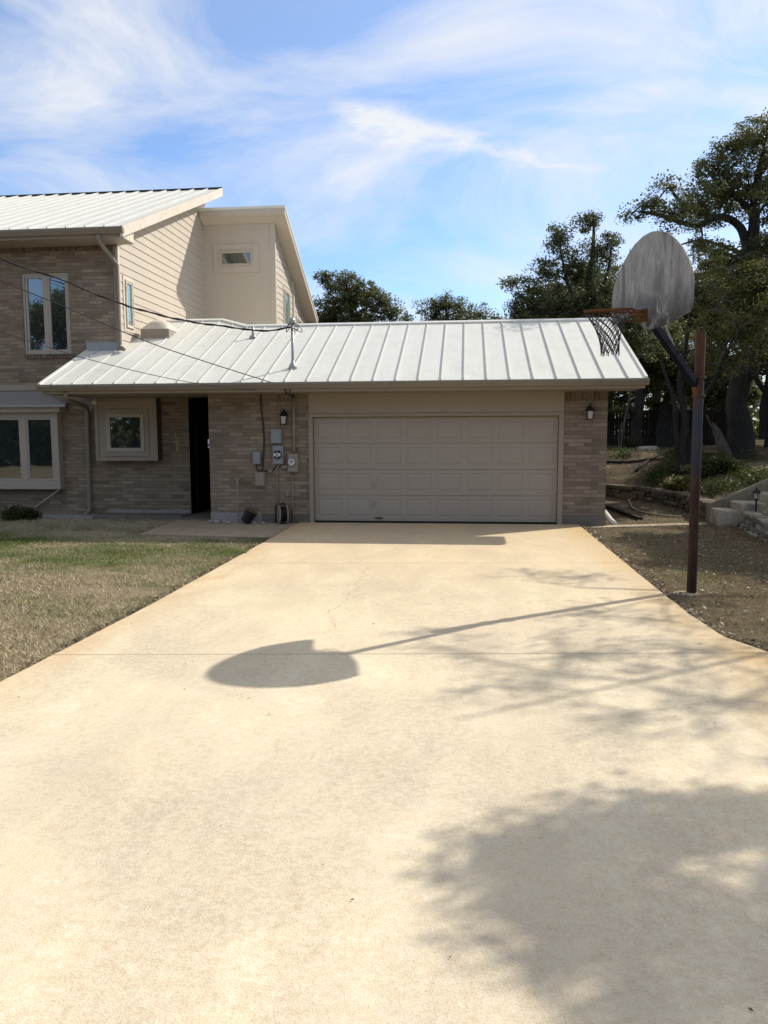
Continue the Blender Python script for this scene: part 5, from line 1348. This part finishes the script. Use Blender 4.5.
for k in range(46):
    a = random.uniform(0, 6.28); e = random.uniform(.3, 1.35); L_ = random.uniform(.5, .85)
    d = Vector((math.cos(a) * math.cos(e), math.sin(a) * math.cos(e), math.sin(e))); s = d.cross(Vector((0, 0, 1))).normalized() * .022
    p = Vector((yx, yy_, yz)); q = p + d * L_ * .6; r_ = p + d * L_ - Vector((0, 0, .12 * L_))
    g.ngon([p - s, p + s, q + s, q - s]); g.ngon([q - s, q + s, r_])
tn = [random.random() * .6] * len(g.v); fit(g.build('leaves', M['leaf_ground'], recalc=False, tint=tn), t)

# ------------------------------------------------------------------ grass and litter
def in_poly(x, y, P):
    r = False; j = len(P) - 1
    for i in range(len(P)):
        if (P[i][1] > y) != (P[j][1] > y) and x < (P[j][0] - P[i][0]) * (y - P[i][1]) / (P[j][1] - P[i][1]) + P[i][0]: r = not r
        j = i
    return r
def grass(name, label, n, region, test, seed, hgt=(.018, .05), green=0.0, mat='grass'):
    rng = np.random.default_rng(seed)
    out = []; k = 0
    while len(out) < n and k < n * 6:
        k += 1
        x, y = rng.uniform(region[0], region[1]), rng.uniform(region[2], region[3])
        # thin out with distance from the viewpoint
        dist = math.hypot(x - 3.06, y + 15.4)
        if rng.random() > min(1, (9.5 / dist) ** 1.3): continue
        if not test(x, y): continue
        dn = noise.noise((x * .55, y * .55, 4)) + .5 * noise.noise((x * 2.1, y * 2.1, 8))
        if rng.random() > (.74 if y > -6.5 else .34) + .6 * dn: continue
        gq = noise.noise((x * .5 + 20, y * .7, 1)) + .6 * noise.noise((x * 1.9, y * 1.9, 12)) + green
        if -6.2 < y < -1.0 and x < 0: gq += 1.0 * min(1, 1.5 * (1 - abs(y + 3.5) / 2.6)) * (.4 + noise.noise((x * .7, y * .9, 40)) + .35)
        if y < -7.5: gq -= .25
        out.append((x, y, ground_z(x, y), gq))
    A = np.array(out); m = len(A)
    th = rng.uniform(0, 6.28, m); h = rng.uniform(*hgt, m) * np.array([1 + 1.4 * max(0, noise.noise((p[0] * 1.7, p[1] * 1.7, 30)) - .05) for p in out]); lean = rng.normal(size=(m, 2)) * .6
    w = rng.uniform(.004, .0085, m)
    base = A[:, :3] - np.array([0, 0, .006])
    ex_ = np.stack([np.cos(th), np.sin(th), np.zeros(m)], 1) * w[:, None]
    tip = base + np.stack([lean[:, 0] * h, lean[:, 1] * h, h], 1)
    mid = base + np.stack([lean[:, 0] * h * .35, lean[:, 1] * h * .35, h * .6], 1)
    v = np.stack([base - ex_, base + ex_, mid + ex_ * .7, tip, mid - ex_ * .7], 1).reshape(-1, 3)
    me = bpy.data.meshes.new(name)
    me.vertices.add(5 * m); me.vertices.foreach_set('co', v.astype(np.float32).ravel())
    me.loops.add(5 * m); me.loops.foreach_set('vertex_index', np.arange(5 * m, dtype=np.int32))
    me.polygons.add(m); me.polygons.foreach_set('loop_start', np.arange(0, 5 * m, 5, dtype=np.int32))
    me.update(calc_edges=True)
    tnt = np.clip(.04 + .80 * A[:, 3] + .16 * rng.normal(size=m), 0, 1)
    a = me.attributes.new('tint', 'FLOAT', 'POINT'); a.data.foreach_set('value', np.repeat(tnt, 5).astype(np.float32))
    me.materials.append(M[mat])
    o = bpy.data.objects.new(name, me); COL.objects.link(o)
    return tag(o, label, 'grass', None, 'stuff')
def left_ok(x, y):
    if x > -.25: return False
    if x > -.33 and y < -2.3: return noise.noise((x * 9, y * 3, 0)) > -.1
    if in_poly(x, y, WALK) or in_poly(x, y, DRIVE): return False
    if y > .66: return False
    if x > -3 and y > -.0: return False
    return (x - 3.06) > -1.02 * (y + 15.4)
grass('lawn_grass', 'dry tan lawn with green patches left of the driveway', 150000, (-13, -.25, -11.5, .66), left_ok, 80)
def right_ok(x, y):
    if in_poly(x, y, DRIVE) and not (in_poly(x - .035, y, DRIVE) is False): return False
    if wall_dist(x, y) > -.03: return False
    if y > -.3 and x < 6: return False
    if y > 1.2: return False
    return True
grass('lawn_grass', 'thin patchy lawn right of the driveway around the hoop pole', 30000, (5.2, 9, -10.5, 1.2), right_ok, 81, (.012, .034), -.12, 'grass_brown')
def bank_ok(x, y):
    d = wall_dist(x, y)
    return d > .3 and not (7.9 < x < 9.95 and .05 < y < 1.1)
grass('bank_grass', 'dry straw-coloured grass on the bank right of the steps', 26000, (8, 15, -6, 6), bank_ok, 82, (.03, .08), -.35)
# dead leaves
rng = np.random.default_rng(90); pts = []; random.seed(91)
while len(pts) < 12000:
    x, y = random.uniform(5.2, 12.5), random.uniform(-10, 12)
    if in_poly(x, y, DRIVE) or (4.9 < x < 5.82 and y > 0): continue
    if random.random() > .45 + .8 * noise.noise((x * .8, y * .8, 6)): continue
    if x < 5.83 and y > -.02: continue
    pts.append((x, y, ground_z(x, y) + .012 + random.random() * .02))
for k in range(2600):
    y = random.uniform(-10.5, -.3)
    if random.random() < .5: x = -.30 - abs(random.gauss(0, .07))
    else: x = (5.29 if y > -8.2 else 5.30 + (-8.2 - y) * .45) + abs(random.gauss(0, .07)) + .02
    pts.append((x, y, ground_z(x, y) + .012 + random.random() * .02))
tag(leaf_mesh('leaf_litter', np.array(pts), rng.uniform(.02, .065, len(pts)), .35 + .35 * rng.normal(size=len(pts)), M['litter'], rng=rng, up=1.5), 'scattered dead leaves over the right lawn and the bank', 'leaf litter', None, 'stuff')
pts = []
while len(pts) < 130:
    x, y = random.uniform(-.2, 5.2), random.uniform(-13.5, -.2)
    if random.random() > .25 + .75 * (abs(x - 2.4) / 2.6) ** 2: continue
    pts.append((x, y, .006))
tag(leaf_mesh('driveway_litter', np.array(pts), rng.uniform(.008, .026, len(pts)), .1 + .2 * rng.random(len(pts)), M['litter'], rng=rng, up=4), 'sparse leaf bits scattered over the concrete driveway', 'leaf litter', None, 'stuff')

# ------------------------------------------------------------------ sky, sun, camera
EL, AZ = R(39.1), math.atan2(.8013, .5983)
w = bpy.data.worlds.new('World'); S.world = w; w.use_nodes = True
nt = w.node_tree; bg = nt.nodes['Background']
sky = N(nt, 'ShaderNodeTexSky'); sky.sky_type = 'NISHITA'; sky.sun_disc = False
sky.sun_elevation = EL; sky.sun_rotation = AZ; sky.air_density = 1.0; sky.dust_density = .6; sky.ozone_density = 1.3
d = N(nt, 'ShaderNodeTexCoord').outputs['Generated']
sep = N(nt, 'ShaderNodeSeparateXYZ'); nt.links.new(d, sep.inputs[0])
dz = math_n(nt, 'ADD', math_n(nt, 'MAXIMUM', sep.outputs[2], 0.0), .16)
comb = N(nt, 'ShaderNodeCombineXYZ')
nt.links.new(math_n(nt, 'DIVIDE', sep.outputs[0], dz), comb.inputs[0]); nt.links.new(math_n(nt, 'DIVIDE', sep.outputs[1], dz), comb.inputs[1])
yab = math_n(nt, 'ADD', math_n(nt, 'ABSOLUTE', sep.outputs[1]), .12)
ga = math_n(nt, 'DIVIDE', sep.outputs[0], yab); ge = math_n(nt, 'DIVIDE', sep.outputs[2], yab)
gc = N(nt, 'ShaderNodeCombineXYZ'); nt.links.new(ga, gc.inputs[0]); nt.links.new(ge, gc.inputs[1])
rot = N(nt, 'ShaderNodeMapping'); rot.inputs['Rotation'].default_value = (0, 0, R(27)); rot.inputs['Scale'].default_value = (2.0, 5.2, 1); rot.inputs['Location'].default_value = (.35, 1.2, 0)
nt.links.new(gc.outputs[0], rot.inputs['Vector'])
n1 = noise_n(nt, rot.outputs[0], 1.25, 9, .6, .7)
n2 = noise_n(nt, comb.outputs[0], .42, 3, .5)
cl = math_n(nt, 'ADD', math_n(nt, 'MULTIPLY', n1, .75), math_n(nt, 'MULTIPLY', n2, .45))
cf = ramp(nt, cl, [(.52, 0.0), (.62, .36), (.76, .9)])
# thin veil; the dense part overhead, out of view, is added for the fill
veil = ramp(nt, sep.outputs[2], [(0.0, .12), (.14, .02), (.30, .06), (.50, .22), (.70, .62)])
cf = math_n(nt, 'MULTIPLY', cf, ramp(nt, sep.outputs[2], [(.46, 1.0), (.70, .12)]))
tot = math_n(nt, 'ADD', cf, math_n(nt, 'MULTIPLY', veil, math_n(nt, 'ADD', .35, n1)), clamp=True)
skyc = mix_c(nt, 1.0, sky.outputs[0], (.92, 1.12, 1.38), 'MULTIPLY')
# one bright wisp
wb = math_n(nt, 'MULTIPLY', math_n(nt, 'SUBTRACT', noise_n(nt, rot.outputs[0], 3.4, 9, .68), .5), .085)
tt_ = math_n(nt, 'DIVIDE', math_n(nt, 'SUBTRACT', ga, -.160), .36)
curve = math_n(nt, 'ADD', .362, math_n(nt, 'ADD', math_n(nt, 'MULTIPLY', tt_, -.105), math_n(nt, 'MULTIPLY', math_n(nt, 'MULTIPLY', tt_, tt_), .005)))
off_ = math_n(nt, 'SUBTRACT', math_n(nt, 'ADD', ge, wb), curve)
wid = ramp(nt, tt_, [(0.0, .55), (.2, 1.0), (.5, .42), (1.0, .22)])
prof_ = math_n(nt, 'POWER', 2.718, math_n(nt, 'MULTIPLY', -1.0, math_n(nt, 'POWER', math_n(nt, 'ABSOLUTE', math_n(nt, 'DIVIDE', off_, math_n(nt, 'MULTIPLY', wid, .018))), 2.0)))
wamt = math_n(nt, 'MULTIPLY', prof_, ramp(nt, tt_, [(0.0, 0.0), (.12, .62), (.5, .42), (1.0, 0.0)]))
tot = math_n(nt, 'ADD', tot, wamt, clamp=True)
ur = math_n(nt, 'MULTIPLY', ramp(nt, math_n(nt, 'ADD', math_n(nt, 'ADD', ga, math_n(nt, 'MULTIPLY', ge, .6)), math_n(nt, 'MULTIPLY', n1, .35)), [(.66, 0.0), (.86, .6)]), ramp(nt, sep.outputs[1], [(.2, 0.0), (.5, 1.0)]))
tot = math_n(nt, 'ADD', tot, ur, clamp=True)
hazec = mix_c(nt, ramp(nt, sep.outputs[2], [(.48, 0.0), (.66, 1.0)]), (5.9, 6.05, 6.35), (5.6, 5.25, 4.7))  # warm overhead haze, unseen, added to neutralise the blue fill light
mixed = mix_c(nt, tot, skyc, hazec)
nt.links.new(mixed, bg.inputs[0]); bg.inputs[1].default_value = .15

sl = bpy.data.lights.new('sun', 'SUN'); sl.energy = 5.0; sl.angle = R(.53); sl.color = (1.0, .94, .835)
so = bpy.data.objects.new('sun', sl); COL.objects.link(so)
D = Vector((math.sin(AZ) * math.cos(EL), math.cos(AZ) * math.cos(EL), math.sin(EL)))
so.rotation_euler = D.to_track_quat('Z', 'Y').to_euler(); so.location = D * 50

yaw, pitch, roll = .1049, -.1008, -.0041
fw = Vector((-math.sin(yaw) * math.cos(pitch), math.cos(yaw) * math.cos(pitch), math.sin(pitch)))
rr = Vector((math.cos(yaw), math.sin(yaw), 0)); uu = rr.cross(fw)
c_, s_ = math.cos(roll), math.sin(roll)
r2 = rr * c_ + uu * s_; u2 = uu * c_ - rr * s_
cam = bpy.data.cameras.new('camera'); cam.sensor_fit = 'HORIZONTAL'; cam.sensor_width = 36; cam.lens = 770.157 / 768 * 36
cam.clip_end = 2000; cam.clip_start = .05
co = bpy.data.objects.new('camera', cam); COL.objects.link(co)
mt = Matrix((r2, u2, -fw)).transposed().to_4x4(); mt.translation = Vector((3.0583, -15.4064, 1.7895)); co.matrix_world = mt
S.camera = co
S.view_settings.view_transform = 'Standard'; S.view_settings.look = 'None'; S.view_settings.exposure = 0; S.view_settings.gamma = 1
S.cycles.max_bounces = 6; S.cycles.transparent_max_bounces = 4
